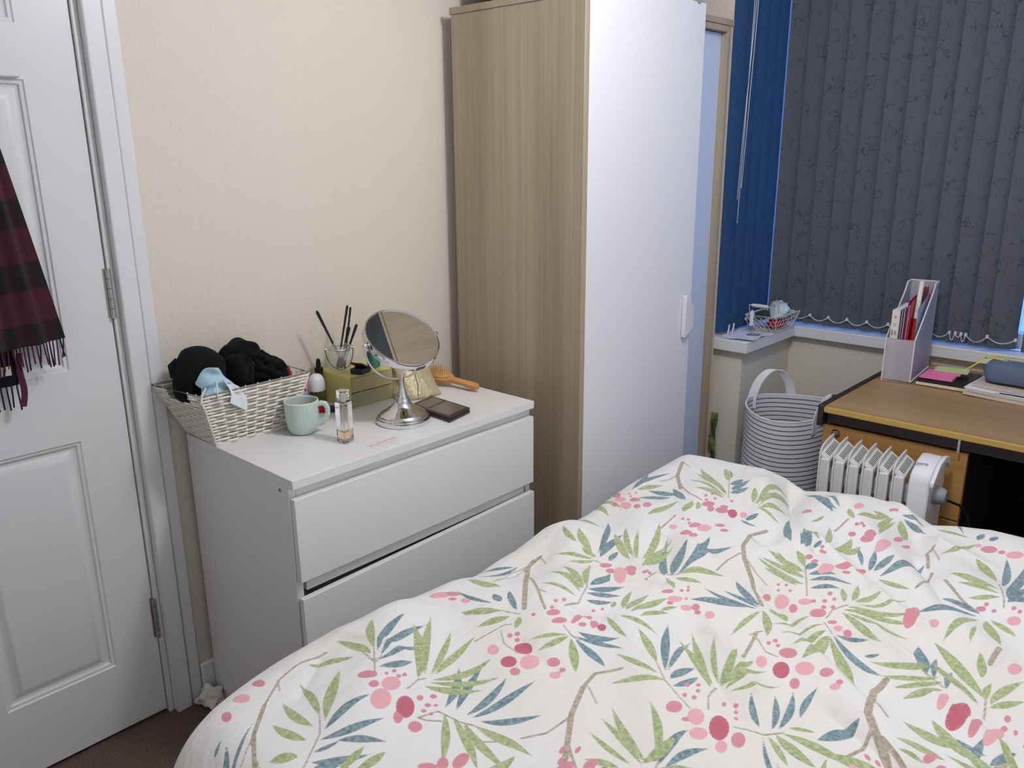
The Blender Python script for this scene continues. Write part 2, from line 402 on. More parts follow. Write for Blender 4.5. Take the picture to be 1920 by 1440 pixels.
# hook on the door that carries the scarf
hk = thing('door_hook', 'white rounded plastic hook plate fixed high on the panelled door', 'hook', (-.02, -.385, 1.62))
hp = [(-.40, 1.622), (-.246, 1.622), (-.243, 1.66), (-.252, 1.695), (-.272, 1.718), (-.31, 1.728), (-.40, 1.722)]
MB().prism([(y, z) for y, z in hp], 0, .012, Matrix(((0, 0, 1, -.019), (1, 0, 0, 0), (0, 1, 0, 0), (0, 0, 0, 1)))).build('plate', M['white_pl'], hk, bevel=.004)
MB().tube([(-.010, -.375, 1.705), (.012, -.375, 1.690), (.034, -.375, 1.686), (.056, -.375, 1.696), (.060, -.375, 1.712)], [.012, .010, .009, .009, .008], 10).build('peg', M['white_pl'], hk, smooth=60)
fr = MB().box(-.11, -.1245, 0, -.012, -.1105, 2.03).box(-.11, -1.0, 0, -.012, -.968, 2.03).box(-.11, -1.0, 2.004, -.012, -.1105, 2.04)
fr.box(-.11, -.968, 0, -.06, -.955, 2.0).box(-.11, -.14, 0, -.06, -.1245, 2.0)
struct(fr.build('trim_1', M['gloss'], bevel=.002, origin=(0, 0, 0)))
ar = MB().box(-.02, -.1105, 0, .011, -.0675, 2.05).box(-.02, -.0665, 0, .007, -.034, 2.06)
ar.box(-.02, -1.03, 0, .011, -.985, 2.05).box(-.02, -1.06, 0, .007, -1.031, 2.06).box(-.02, -.985, 2.01, .011, -.1105, 2.05).box(-.02, -1.031, 2.051, .007, -.0675, 2.085)
struct(ar.build('trim_2', M['gloss'], bevel=.004, origin=(0, 0, 0)))
struct(MB().box(-.125, -1.0, 0, -.115, -.11, 2.05).build('doorway_closure', M['gloss'], origin=(0, 0, 0)))  # added unseen slab closing the doorway behind the door leaf

# ------------------------------------------------------------------ ceiling pendant (the room's lamp)
pd = thing('pendant_lamp', 'ceiling pendant with bare opal bulb hanging above the bed', 'lamp', (LAMP_POS[0], LAMP_POS[1], H_C-.03))
MB().lathe([(.05, H_C-.001), (.05, H_C-.012), (.03, H_C-.03), (.004, H_C-.032)], 24, TR((LAMP_POS[0], LAMP_POS[1], 0))).build('rose', M['white_pl'], pd, smooth=40)
MB().tube([(LAMP_POS[0], LAMP_POS[1], H_C-.03), (LAMP_POS[0], LAMP_POS[1], H_C-.075)], .004, 8).build('flex', M['white_pl'], pd)
MB().lathe([(.004, .13), (.018, .125), (.02, .085), (.018, .08)], 20, TR((LAMP_POS[0], LAMP_POS[1], LAMP_POS[2]))).build('lamp_holder', M['white_pl'], pd, smooth=40)
ld = bpy.data.lights.new('pendant_bulb', 'POINT'); ld.energy = LAMP_W; ld.color = LAMP_COL; ld.shadow_soft_size = .075
lo = bpy.data.objects.new('pendant_bulb', ld); COL.objects.link(lo); lo.location = LAMP_POS

# ================================================================== WARDROBE
XW, Y0, Y1 = .566, .927, 1.752
wd = thing('wardrobe', 'tall oak veneer wardrobe with white sliding front door between drawers and window', 'wardrobe', (.31, 1.33, 0))
MB().box(.062, Y0, .0, XW, Y0+.018, 1.858).build('side_panel', M['oak'], wd, bevel=.0012)
MB().box(.058, Y0-.003, 1.858, .545, Y1, 1.877).build('top_board', M['oak'], wd, bevel=.0012)
MB().box(.062, 1.715, 0, .545, 1.7325, 1.857).build('side_panel', M['oak'], wd, bevel=.0012)
MB().box(.062, 1.7335, 0, .541, 1.752, 1.857).build('end_post', M['oak_edge'], wd, bevel=.0012)
MB().box(.062, Y0+.018, .0, .070, 1.715, 1.857).build('back_panel', M['white_lam'], wd)
MB().box(.070, Y0+.018, .03, .50, 1.715, .048).box(.47, Y0+.018, 0, .49, 1.715, .03).build('bottom_board', M['oak'], wd)
MB().box(.522, Y0+.018, 1.838, .543, 1.715, 1.857).build('top_rail', M['oak'], wd, bevel=.001)
MB().box(.5485, Y0+.0185, .04, XW, Y0+.0205, 1.90).build('door_edge', M['oak_edge'], wd)
fd = MB().box(.5485, Y0+.0205, .04, XW, 1.530, 1.90).build('sliding_door', M['white_door'], wd, bevel=.0012)
MB().box(.512, 1.16, .05, .520, 1.7145, 1.837).build('inner_door', M['inset_door'], wd, bevel=.001)
# tab handle on the door edge
hv = [(XW, 1.478, .995), (XW+.004, 1.478, .995), (XW+.024, 1.512, .955), (XW+.024, 1.516, .955)]
hd = MB().prism([(1.472, 1.005), (1.482, 1.005), (1.527, .962), (1.527, .888), (1.482, .862), (1.472, .862)], 0, .016, Matrix(((0, 0, 1, XW+.0005), (1, 0, 0, 0), (0, 1, 0, 0), (0, 0, 0, 1))))
hd.build('handle', M['white_pl'], fd, bevel=.003)
MB().lathe([(.0001, 0), (.011, 0), (.011, .003), (.0001, .003)], 16, Matrix.Translation((XW+.0005, 1.485, 1.905)) @ Matrix.Rotation(math.pi/2, 4, 'Y')).build('roller_bracket', M['knob_grey'], fd, smooth=40)
# soft dark bag lying on the wardrobe
def lump(seed, amp=.12, k=2.2):
    rg = random.Random(seed); ws = [(Vector((rg.uniform(-1, 1), rg.uniform(-1, 1), rg.uniform(-1, 1))).normalized()*rg.uniform(.7, 1.6)*k, rg.uniform(0, 6.28)) for _ in range(6)]
    return lambda p: 1+amp*sum(math.sin(w.dot(p)+ph) for w, ph in ws)/2.2
sb = thing('storage_bag', 'dark slate soft luggage bag filling the top of the wardrobe', 'bag', (.30, 1.25, 1.877))
SBX = MB(); SBX.sphere((.305, 1.262, 2.050), (.225, .318, .168), 36, 20, fn=lambda p: (1/max(abs(p.x), abs(p.y), abs(p.z)))**.80*(1+.016*math.sin(9*p.x+5*p.z)+.016*math.sin(7*p.y+4*p.x)))
SBX.build('body', M['bag'], sb, smooth=180)
MB().tube([(.16, .958, 2.08), (.30, .944, 2.10), (.44, .958, 2.08)], .010, 8, flat=.4).build('strap', M['black'], sb, smooth=60)

# ================================================================== CHEST OF DRAWERS
dr = thing('chest_of_drawers', 'white three-drawer chest under the cream wall beside the door', 'chest of drawers', (.26, .40, 0))
MB().box(.02, 0, .758, .501, .80, .780).build('top_board', M['white_lam'], dr, bevel=.0012)
MB().box(.02, 0.0, 0, .483, .018, .758).build('side_panel', M['white_lam'], dr, bevel=.001)
MB().box(.02, .782, 0, .483, .800, .758).build('side_panel', M['white_lam'], dr, bevel=.001)
MB().box(.02, .018, .02, .026, .782, .758).build('back_panel', M['white_lam'], dr)
MB().box(.455, .0185, .700, .4835, .7815, .7575).build('rail', M['white_lam'], dr)
MB().box(.455, .026, .499, .4835, .774, .560).build('rail', M['white_lam'], dr)
MB().box(.455, .0185, .262, .4835, .7815, .305).build('rail', M['white_lam'], dr)
MB().box(.45, .0185, .0, .470, .7815, .05).build('plinth', M['white_lam'], dr)
def drawer(z0l, z0r, z1l, z1r, x0=.4845, x1=.501):
    v = [(x0, .002, z0l), (x1, .002, z0l), (x1, .798, z0r), (x0, .798, z0r), (x0, .002, z1l), (x1, .002, z1l), (x1, .798, z1r), (x0, .798, z1r)]
    d = MB().add(v, [(3,2,1,0),(4,5,6,7),(0,1,5,4),(1,2,6,5),(2,3,7,6),(3,0,4,7)]).build('drawer', M['white_lam'], dr, bevel=.0015)
    MB().box(.06, .032, min(z0l, z0r)+.02, x0-.036, .768, min(z1l, z1r)-.06).build('drawer_box', M['white_lam'], d)
drawer(.531, .531, .734, .734); drawer(.287, .297, .490, .503, .4875, .5035); drawer(.055, .055, .258, .258)
MB().lathe([(.0001, 0), (.004, 0), (.004, .001), (.0001, .001)], 10, Matrix.Translation((.448, -.0012, .745)) @ Matrix.Rotation(-math.pi/2, 4, 'X')).build('chip_mark', M['palette_win'], dr)

# ================================================================== DESK
DT = .730
dk = thing('desk', 'brown wood-effect desk with ochre front edge standing in the window bay', 'desk', (1.72, 1.82, 0))
MB().box(1.080, 1.462, DT-.018, 2.36, 2.19, DT).build('desk_top', M['desk_top'], dk)
MB().box(1.080, 1.449, DT-.018, 2.36, 1.4618, DT-.0005).build('front_edging', M['desk_edge'], dk, bevel=.002)
MB().box(1.062, 1.447, DT-.062, 1.0795, 2.19, DT+.004).build('end_lipping', M['dark_wood'], dk, bevel=.003)
MB().box(1.085, 1.470, DT-.052, 2.35, 1.488, DT-.0185).build('apron', M['dark_wood'], dk)
MB().box(1.085, 1.50, .0, 1.101, 2.17, DT-.0185).build('end_panel', M['dark_wood'], dk)
MB().box(1.450, 1.50, .0, 1.466, 2.17, DT-.0185).build('inner_panel', M['void'], dk)
MB().box(2.334, 1.50, .0, 2.35, 2.17, DT-.0185).build('end_panel', M['dark_wood'], dk)
MB().box(1.101, 2.15, .10, 2.334, 2.168, DT-.0185).build('modesty_panel', M['void'], dk)
for z0, z1 in ((.468, .668), (.262, .464), (.05, .258)):
    d = MB().box(1.072, 1.480, z0, 1.470, 1.498, z1).build('drawer', M['desk_front'], dk, bevel=.0015)
    MB().lathe([(.0001, 0), (.012, 0), (.013, .004), (.009, .010), (.0001, .011)], 16, Matrix.Translation((1.112, 1.4795, z1-.022)) @ Matrix.Rotation(math.pi/2, 4, 'X')).build('lock', M['brass'], d, smooth=40)
MB().box(1.446, 1.462, DT-.060, 1.452, 1.4695, DT-.012).build('bracket', M['steel'], dk)

# ================================================================== BED AND DUVET
bd = thing('bed', 'double bed base and mattress underneath the floral duvet', 'bed', (1.5, .35, 0))
MB().box(.84, -.34, .09, 2.18, 1.06, .30).build('bed_base', M['bedbase'], bd, bevel=.01)
MB().box(.83, -.36, .30, 2.19, 1.07, .50).build('mattress', M['matt'], bd, bevel=.04, seg=4)
for x in (.90, 2.12):
    for y in (-.28, 1.0): MB().lathe([(.02, 0), (.025, .09)], 12, TR((x, y, 0))).build('leg', M['dark_wood'], bd, smooth=40)
# --- duvet height field (plan metres) ---
DX0, DY1 = 0.838, 1.12          # lines where the left and far sides start to roll over
_FL = [(-.45,-.020),(-.37,-.008),(-.26,-.004),(-.1,.008),(.06,-.006),(.2,-.012),(.31,-.022),(.42,-.022),(.52,-.004),(.61,-.026),(.7,-.026),(.82,-.010),(.93,.004),(1.2,.012)]
_FF = [(.7,.004),(.82,.004),(.91,.012),(1.04,.022),(1.1,.012),(1.16,-.010),(1.22,.004),(1.33,.022),(1.43,.014),(1.485,-.006),(1.54,.010),(1.61,.020),(1.7,.02),(2.4,.01)]
_RIDGE = [ # x0,y0,x1,y1,height,halfwidth
 (.98,.92,1.22,.42,.020,.06),(1.10,1.04,1.50,.55,.022,.055),(1.30,1.06,1.72,.62,.018,.05),
 (.86,.55,1.10,.16,.016,.06),(1.20,.30,1.42,.05,.012,.05),(1.48,.45,1.70,.25,.014,.05),
 (1.16,1.10,1.24,.80,-.022,.035),(1.05,.62,1.30,.34,-.014,.04),(1.32,.72,1.62,.42,-.014,.04),
 (.84,.02,1.02,-.22,.014,.06),(.90,.75,1.02,.60,.012,.05),(1.48,1.06,1.56,.90,-.018,.04),
 (.80,.28,.98,.40,-.012,.05),(.95,.05,1.2,-.1,-.008,.06),(1.55,.95,1.85,.72,.014,.05)]
_CREASE = [(1.132,1.130,1.268,0.879,-0.022,0.016),(1.268,0.879,1.354,0.775,-0.014,0.018),(1.312,0.579,1.446,0.484,-0.012,0.018),(1.321,0.851,1.508,0.697,0.012,0.020),(1.508,0.697,1.631,0.626,0.012,0.022),(1.454,0.466,1.626,0.367,-0.014,0.022),(1.319,0.369,1.476,0.250,0.012,0.022),(1.324,0.302,1.479,0.179,-0.012,0.020),(1.068,0.406,1.169,0.436,-0.012,0.018),(1.051,0.232,1.138,0.257,-0.014,0.016),(0.813,0.103,0.916,0.111,-0.010,0.020),(1.590,0.280,1.711,0.213,-0.012,0.024),(1.520,0.924,1.625,0.747,-0.014,0.018),(1.354,1.208,1.531,1.039,0.010,0.016),(1.531,1.039,1.655,0.979,0.008,0.018),(0.827,-0.121,0.968,-0.085,0.008,0.020),(0.854,-0.187,0.904,-0.265,-0.007,0.020),(1.031,0.629,1.190,0.595,0.010,0.020),(1.068,0.486,1.191,0.442,0.010,0.020),(1.090,0.092,1.210,0.070,-0.006,0.025),(1.697,0.431,1.814,0.366,0.012,0.025),(1.557,0.559,1.730,0.460,0.012,0.022)]
_rng = np.random.RandomState(7)
_W = [(k*math.cos(t), k*math.sin(t), p, a/k) for k,t,p,a in zip(_rng.uniform(7,42,26),_rng.uniform(-.2,1.7,26),_rng.uniform(0,6.28,26),_rng.uniform(.012,.026,26))]
def H(x,y):
    x=np.asarray(x,float); y=np.asarray(y,float)
    z=np.full(np.broadcast(x,y).shape,.592)
    wl=np.exp(-np.clip(x-.838,0,9)**2/.012); wf=np.exp(-np.clip(1.12-y,0,9)**2/.012)
    z=z+wl*np.interp(y,[p[0] for p in _FL],[p[1] for p in _FL])*(1-.5*wf)+wf*np.interp(x,[p[0] for p in _FF],[p[1] for p in _FF])
    for x0,y0,x1,y1,h,w in _RIDGE:
        dx,dy=x1-x0,y1-y0; L2=dx*dx+dy*dy
        t=np.clip(((x-x0)*dx+(y-y0)*dy)/L2,0,1); d2=(x-x0-t*dx)**2+(y-y0-t*dy)**2
        z=z+1.35*h*np.exp(-d2/(w*w))
    for x0,y0,x1,y1,h,w in _CREASE:
        dx,dy=x1-x0,y1-y0; L2=dx*dx+dy*dy
        t=((x-x0)*dx+(y-y0)*dy)/L2; tc=np.clip(t,0,1); d2=(x-x0-tc*dx)**2+(y-y0-tc*dy)**2
        z=z+1.45*h*np.exp(-np.sqrt(d2+1e-5)/w*1.3)
    for kx,ky,p,a in _W: z=z+a*.42*np.sin(kx*x+ky*y+p+.9*np.sin(5*x-4*y+p))
    return z
_LEAF = """G 1842 -236 1672 -108 17;G 1832 -270 1679 -287 13;G 1862 -265 1756 -257 9;G 1813 -305 1702 -423 16;T 1867 -240 1736 2 17;T 1893 -248 1822 24 16;T 1905 -270 1925 -63 12;T 1936 -287 1979 -175 15;G 2050 -212 1801 -22 22;G 2049 -177 1783 92 15;G 2062 -164 1890 94 12;G 2067 -147 1993 126 16;G 2085 -176 2139 59 18;G 2093 -191 2238 -6 16;G 2096 -220 2231 -90 19;T 2221 -243 2084 -53 15;T 2255 -225 2142 14 15;T 2295 -214 2264 4 16;T 2316 -210 2354 45 17;T 2345 -205 2483 -66 15;G 2240 -264 2411 -434 14;G 2271 -257 2504 -380 15;G 2314 -249 2567 -321 16;G 2349 -234 2579 -228 19;G 1965 -562 1759 -499 14;G 1996 -562 1831 -378 21;G 1977 -601 1795 -594 16;G 2007 -649 1850 -676 16;G 2037 -708 1969 -773 19;G 2188 -658 2180 -547 15;G 2231 -620 2244 -517 17;T 2026 -587 2035 -405 17;T 2044 -620 2139 -435 14;T 2095 -588 2216 -491 13;T 2064 -667 2100 -584 8;T 2093 -693 2214 -560 15;T 2114 -701 2175 -645 13;T 1852 -923 1750 -813 14;T 1877 -915 1784 -709 8;T 1729 -858 1717 -811 8;G 1964 299 1814 231 23;G 2025 281 1961 173 22;G 2061 295 2103 228 14;G 1640 427 1817 449 24;T 1635 478 1693 701 13;T 1896 323 1685 319 11;T 2021 329 1876 443 13;T 1912 349 1848 372 18;G 2076 1906 1809 2102 24;G 2083 1886 1824 2033 24;G 2089 1865 1846 1942 21;G 2096 1844 1954 1791 21;G 2002 2051 1915 2174 19;T 2048 2013 2079 2071 24;T 2076 1961 2129 2057 22;T 2090 1925 2153 1995 21;T 2006 2076 1962 2162 9;T 1635 1678 1561 1936 21;T 1628 1736 1694 1958 19;T 1884 1712 1723 1707 24;T 1873 1682 1729 1603 23;T 1982 1653 1827 1788 18;G 1665 1689 1747 1807 24;G 1948 1640 1922 1403 24;G 2056 1515 2031 1636 24;G 2102 1554 2052 1648 12;G 1368 1572 1723 1453 18;G 1371 1553 1704 1371 20;G 1574 1263 1783 1181 24;G 2247 1866 2182 2000 15;G 2260 1859 2282 1995 18;G 2273 1851 2273 2210 15;G 2289 1837 2290 2220 14;G 2304 1824 2394 1941 21;G 2284 1829 2434 1775 11;T 2296 1704 2320 1775 20;T 2264 1697 2366 1668 9;G 1949 908 1782 1029 22;G 1978 907 1892 908 14;G 1974 887 1811 822 12;G 1987 883 1907 793 11;G 1851 923 1692 1022 14;T 1964 937 1759 1289 15;T 1989 917 1946 1151 20;T 2040 917 2025 1006 15;G 2112 971 1905 1148 19;G 2114 1001 1911 1235 13;G 2143 984 1992 1219 11;G 2146 1013 2014 1351 16;G 2176 988 2170 1227 16;G 2200 938 2197 1183 24;T 2309 931 2203 1073 16;T 2312 966 2139 1248 12;T 2328 968 2252 1216 24;T 2347 976 2278 1367 17;T 2346 1004 2383 1397 19;G 2346 990 2491 1114 24;G 2324 921 2409 856 12;G 2353 953 2467 974 15;G 2113 652 1993 838 13;G 2120 626 1919 743 19;G 2121 613 1987 659 17;G 2134 586 1901 658 14;G 2149 545 1959 546 11;G 1731 415 1801 454 24;T 2117 676 2101 839 21;T 2134 642 2213 778 20;T 2150 610 2251 701 17;T 2182 568 2254 640 16;T 1549 596 1679 686 12;T 1889 351 1846 382 12;T 1990 356 1879 443 13;G 2335 604 2268 765 14;G 2353 600 2351 755 20;G 2377 593 2424 776 21;G 2426 583 2474 711 13;G 2449 688 2475 776 8;G 2299 544 2473 439 12;G 2353 556 2534 533 13;G 2283 599 2257 652 10;T 2708 1013 2546 1128 20;T 2710 994 2555 1004 14;T 2709 982 2499 952 15;T 2676 963 2493 851 23;G 2732 993 2828 825 17;G 2728 987 2732 734 11;G 2744 1029 2821 1021 24;G 2717 1330 2561 1470 11;G 2740 1295 2514 1388 13;G 2755 1255 2644 1296 10;T 2302 361 2437 427 19;T 2310 331 2493 379 12;T 2318 321 2495 266 16;G 2306 311 2430 184 17;G 2295 310 2249 189 12;G 2287 311 2191 209 8;G 2638 373 2471 506 17;G 2678 327 2482 349 12;G 2710 312 2570 203 16;T 2679 361 2513 649 16;T 2686 372 2614 646 11;T 2715 336 2733 472 16;T 2744 310 2767 434 13;G 2820 421 2589 603 24;G 2817 450 2585 708 12;G 2822 476 2691 684 10;G 2831 471 2791 662 16;G 2839 468 2861 653 15;G 2857 458 2921 621 14;G 2877 454 2992 574 10;G 2869 -36 2640 110 12;G 2861 -50 2642 41 11;G 2839 -69 2653 -31 10;G 2892 -18 2734 180 14;G 2815 -103 2720 -140 14;T 2899 -20 2893 157 13;T 2919 -15 2974 139 12;T 2596 1534 2446 1863 17;T 2641 1537 2542 1794 24;T 2666 1533 2638 1675 14;T 2678 1596 2686 1649 13;T 2598 1993 2342 2268 15;T 2604 2000 2411 2229 11;T 2620 2007 2442 2228 9;T 2624 2022 2470 2209 8;T 2858 2206 2957 2227 12;T 2874 2189 2982 2181 14;G 2681 1649 2536 1797 10;G 2718 1626 2638 1864 15;G 2765 1601 2769 1790 24;G 2798 1635 2830 1736 20;G 2571 1965 2546 1860 10;G 2717 1956 2665 2027 14;G 2807 2120 2723 1989 24;G 2829 2125 2749 2133 24;G 2834 2154 2831 1955 15;G 2854 2136 2867 1873 11;G 2868 2166 2924 2049 24;T 2895 1587 2811 1739 10;T 2934 1564 2899 1724 14;T 2950 1574 2981 1717 18;T 2985 1547 3069 1852 24;G 2986 1520 3122 1488 16;G 2719 1396 2637 1497 14;G 2736 1357 2522 1465 17;G 2758 1318 2523 1395 19;G 2773 1276 2576 1318 16;T 2742 1383 2763 1412 22;T 2763 1345 2857 1394 18;T 2780 1307 2930 1379 16;T 2807 1255 2917 1284 14;G 2964 1208 2919 1299 12;G 2983 1239 2951 1388 12;G 2996 1248 3050 1374 14;G 3006 1242 3133 1409 10;G 2988 1185 3177 1291 18;G 2983 1159 3206 1250 21;G 2982 1144 3157 1066 15;G 3003 1148 3224 1154 17;G 2892 1059 2808 926 11;G 2960 1027 2861 874 11;G 2981 994 2928 818 15;G 3001 964 2992 757 24;G 3008 967 3191 723 24;T 3013 992 3208 924 22;T 3015 1006 3117 1060 9;T 3126 995 3173 1016 8;T 3040 343 2946 473 11;T 3073 358 3003 519 11;T 3087 370 3038 579 12;T 3113 473 3100 640 11;T 3198 409 3261 569 24;G 3106 400 3180 437 9;G 3092 345 3243 288 19;G 3109 365 3310 357 19;G 3076 324 3182 236 11;G 3370 1000 3161 978 15;G 3387 956 3208 924 12;G 3399 938 3270 879 16;G 3411 901 3323 808 22;G 3516 918 3342 1054 24;G 3521 970 3307 1183 24;G 3488 1082 3451 1189 15;G 3529 963 3521 1071 11;G 3544 950 3599 1156 15;G 3549 928 3623 1038 15;T 3345 965 3270 1129 24;T 3374 941 3339 1102 11;T 3421 908 3402 1051 12;T 3368 1481 3200 1336 24;T 3375 1511 3230 1545 23;T 3140 2188 2993 2802 13;T 3205 2160 3213 2224 15;T 3251 2171 3270 2222 14;G 3383 1450 3332 1211 16;G 3395 1363 3411 1216 8;G 3406 1472 3492 1307 24;G 3415 1489 3517 1423 14;G 3104 1962 3207 2123 17;G 3170 2167 3009 2234 11;G 3356 1831 3244 1975 24;G 3388 1710 3199 1771 24;G 3405 1665 3239 1693 14;G 3410 1641 3309 1600 15;T 3387 1790 3341 2061 15;T 3410 1748 3418 2026 19;T 3436 1650 3467 1863 24;T 3443 1618 3483 1780 24;G 3513 645 3370 653 24;G 3557 626 3429 740 20;G 3511 570 3385 540 19;G 3476 499 3402 497 10;T 3583 606 3580 739 13;T 3618 634 3664 727 14"""
_BERRY = """1940 -342 25 24 -17 13 1;1997 -359 10 14 -15 12 1;2162 -394 8 13 -22 18 1;2228 -379 15 17 -20 17 1;1635 -591 24 14 -22 12 1;1669 -752 17 12 -20 11 1;2388 -472 22 20 -14 13 1;2266 49 15 11 -14 15 1;1694 289 27 19 -13 12 1;1721 263 15 9 -8 8 1;2026 -309 15 29 -27 22 0;2068 -387 16 31 -39 32 0;1646 -673 29 21 -22 12 0;2269 124 21 30 -29 33 0;2112 98 20 11 -21 22 0;1655 253 38 27 -16 15 0;1778 282 20 10 -12 12 0;2137 -342 17 25 -42 35 2;2200 166 28 19 -22 24 2;2210 76 24 17 -22 24 2;1983 -260 4 7 -8 6 1;1979 -290 4 6 -7 6 1;2010 -263 4 7 -8 6 1;2014 -240 4 7 -8 7 1;2131 -273 7 9 -11 10 1;2153 -234 8 9 -9 8 1;2175 -278 7 8 -8 8 1;2193 -259 5 6 -6 6 1;2188 -308 6 7 -7 6 1;2215 -300 5 6 -6 6 1;2111 190 9 5 -9 10 1;2131 210 10 5 -8 9 1;2151 187 8 6 -7 8 1;1735 1563 28 7 -25 37 1;1811 1470 18 6 -16 23 1;1661 1488 19 3 -16 22 1;1841 1516 13 21 -20 30 1;1577 1615 40 -14 -32 45 1;2097 1678 12 47 -16 27 1;2130 1644 6 24 -17 31 1;2159 1704 15 37 -17 30 1;2146 1753 11 22 -11 20 1;2187 1394 17 27 -13 22 1;2193 1303 25 11 -15 24 1;2237 1294 12 19 -11 19 1;2240 1540 10 32 -9 17 1;2276 1516 10 24 -8 15 1;1732 1484 38 -5 -28 40 0;1650 1549 30 8 -20 28 0;2255 1748 17 6 -15 29 0;2227 1411 13 44 -18 31 0;2096 1352 21 2 -13 20 0;2206 1729 17 17 -23 43 2;1654 1627 7 3 -9 12 1;1680 1652 6 4 -7 11 1;1680 1605 6 3 -8 12 1;2042 1749 4 10 -9 15 1;2047 1809 3 11 -8 14 1;2079 1779 3 12 -8 14 1;2068 1709 4 10 -8 15 1;2136 1850 6 6 -7 14 1;2099 1432 9 1 -9 15 1;2131 1428 7 3 -9 14 1;2154 1397 7 3 -8 14 1;2048 880 22 15 -11 16 1;2088 856 15 11 -11 15 1;2159 911 24 8 -13 19 1;2177 891 17 7 -9 13 1;2136 863 25 14 -28 39 0;2226 912 9 2 -6 8 1;2255 912 9 1 -5 7 1;2237 920 8 1 -4 6 1;2257 883 7 2 -4 6 1;2172 371 17 22 -15 17 1;2221 347 15 29 -13 15 1;2239 441 -13 62 -17 21 1;2279 416 7 16 -10 12 1;2239 510 11 7 -4 5 1;2291 474 7 16 -30 41 1;2337 460 14 9 -17 23 2;2098 475 8 4 -4 5 1;2124 496 7 6 -5 6 1;2143 398 6 6 -10 12 1;2236 542 6 5 -5 7 1;2257 573 6 4 -6 9 1;2112 323 9 2 -9 11 1;2397 825 16 20 -10 16 1;2445 767 8 12 -6 9 1;2528 826 14 8 -9 15 1;2547 807 12 5 -6 10 1;2445 805 19 26 -10 16 0;2499 800 17 14 -8 12 0;2597 813 17 9 -12 21 0;2432 876 5 6 -6 9 1;2451 894 6 4 -5 9 1;2440 914 5 4 -5 9 1;2475 842 5 5 -5 8 1;2683 1127 18 0 -10 19 1;2813 1087 15 5 -12 27 1;2753 1116 26 9 -19 40 0;2689 1218 6 4 -5 11 1;2717 1232 6 4 -5 12 1;2708 1178 6 3 -5 10 1;2749 1198 6 4 -5 11 1;2331 182 20 13 -13 16 1;2381 171 10 6 -7 9 1;2268 47 15 11 -14 15 1;2379 132 12 16 -16 19 0;2860 197 8 13 -6 10 1;3017 245 16 16 -17 33 1;2805 217 15 26 -17 27 1;2872 238 17 23 -22 37 0;2995 179 13 14 -13 24 0;2919 173 18 25 -15 26 0;2947 253 22 25 -30 54 2;2768 361 6 8 -7 11 1;2792 392 5 7 -6 10 1;2808 362 5 7 -6 10 1;2792 303 5 8 -6 11 1;2818 320 6 7 -6 11 1;2894 384 1 17 -8 15 1;2925 406 9 2 -5 9 1;2937 384 8 1 -4 7 1;2952 356 5 7 -6 11 1;2712 1460 15 5 -9 20 1;2749 1433 14 8 -6 14 1;2850 1499 27 29 -10 25 1;2876 1458 15 9 -5 13 1;2913 1523 13 27 -10 29 1;2832 1850 20 20 -15 42 1;2834 1805 26 9 -11 29 1;2758 1830 17 2 -7 19 1;2914 1995 7 51 -11 34 1;2956 1977 4 56 -9 31 1;2474 1994 27 -3 -9 21 1;2809 1409 19 41 -17 41 0;2912 1787 19 49 -20 59 0;2690 2088 12 38 -12 32 0;2710 1607 9 2 -5 12 1;2720 1577 9 2 -6 13 1;2736 1569 9 2 -6 13 1;2748 1911 9 3 -6 15 1;2765 1927 7 5 -5 14 1;2782 1908 7 5 -5 14 1;2802 2215 7 6 -5 15 1;2812 2229 7 5 -5 15 1;2824 2234 7 4 -5 14 1;2908 1095 26 17 -13 32 1;2977 1061 14 12 -5 13 1;3043 1046 13 9 -7 16 1;2858 1172 8 4 -5 13 1;2832 1150 22 14 -10 23 0;3007 1044 13 12 -6 15 0;2896 1237 9 3 -6 13 1;2896 1187 9 3 -6 13 1;2925 1209 7 3 -5 11 1;2909 1147 9 4 -6 14 1;2940 1160 8 3 -5 12 1;2937 766 29 11 -13 27 1;3095 720 19 14 -10 23 1;3026 625 14 9 -12 27 1;3150 693 9 8 -6 15 1;3023 710 30 11 -14 32 0;2884 669 15 14 -16 33 0;3146 665 15 8 -6 14 0;2958 667 24 15 -20 43 2;2853 788 7 5 -6 12 1;2867 814 8 4 -6 13 1;2888 791 7 4 -5 11 1;3542 779 11 39 -9 44 1;3604 909 8 8 -5 21 1;3608 846 8 9 -4 18 1;3639 851 5 6 -4 17 1;3369 1547 16 7 -5 18 1;3190 1293 18 39 -19 65 1;3264 2102 30 14 -7 27 1;3315 2103 13 6 -4 15 1;3430 843 11 27 -10 40 0;3595 771 20 44 -9 47 0;3560 1204 18 21 -7 30 0;3489 1511 22 6 -6 26 0;3273 1279 15 11 -9 32 0;3217 2112 14 7 -4 15 0;3365 2105 31 16 -6 27 0;3487 804 24 51 -16 65 2;3379 1582 8 2 -3 13 1;3471 1585 8 4 -3 15 1;3494 1570 7 4 -3 14 1;3413 1550 8 2 -3 12 1"""
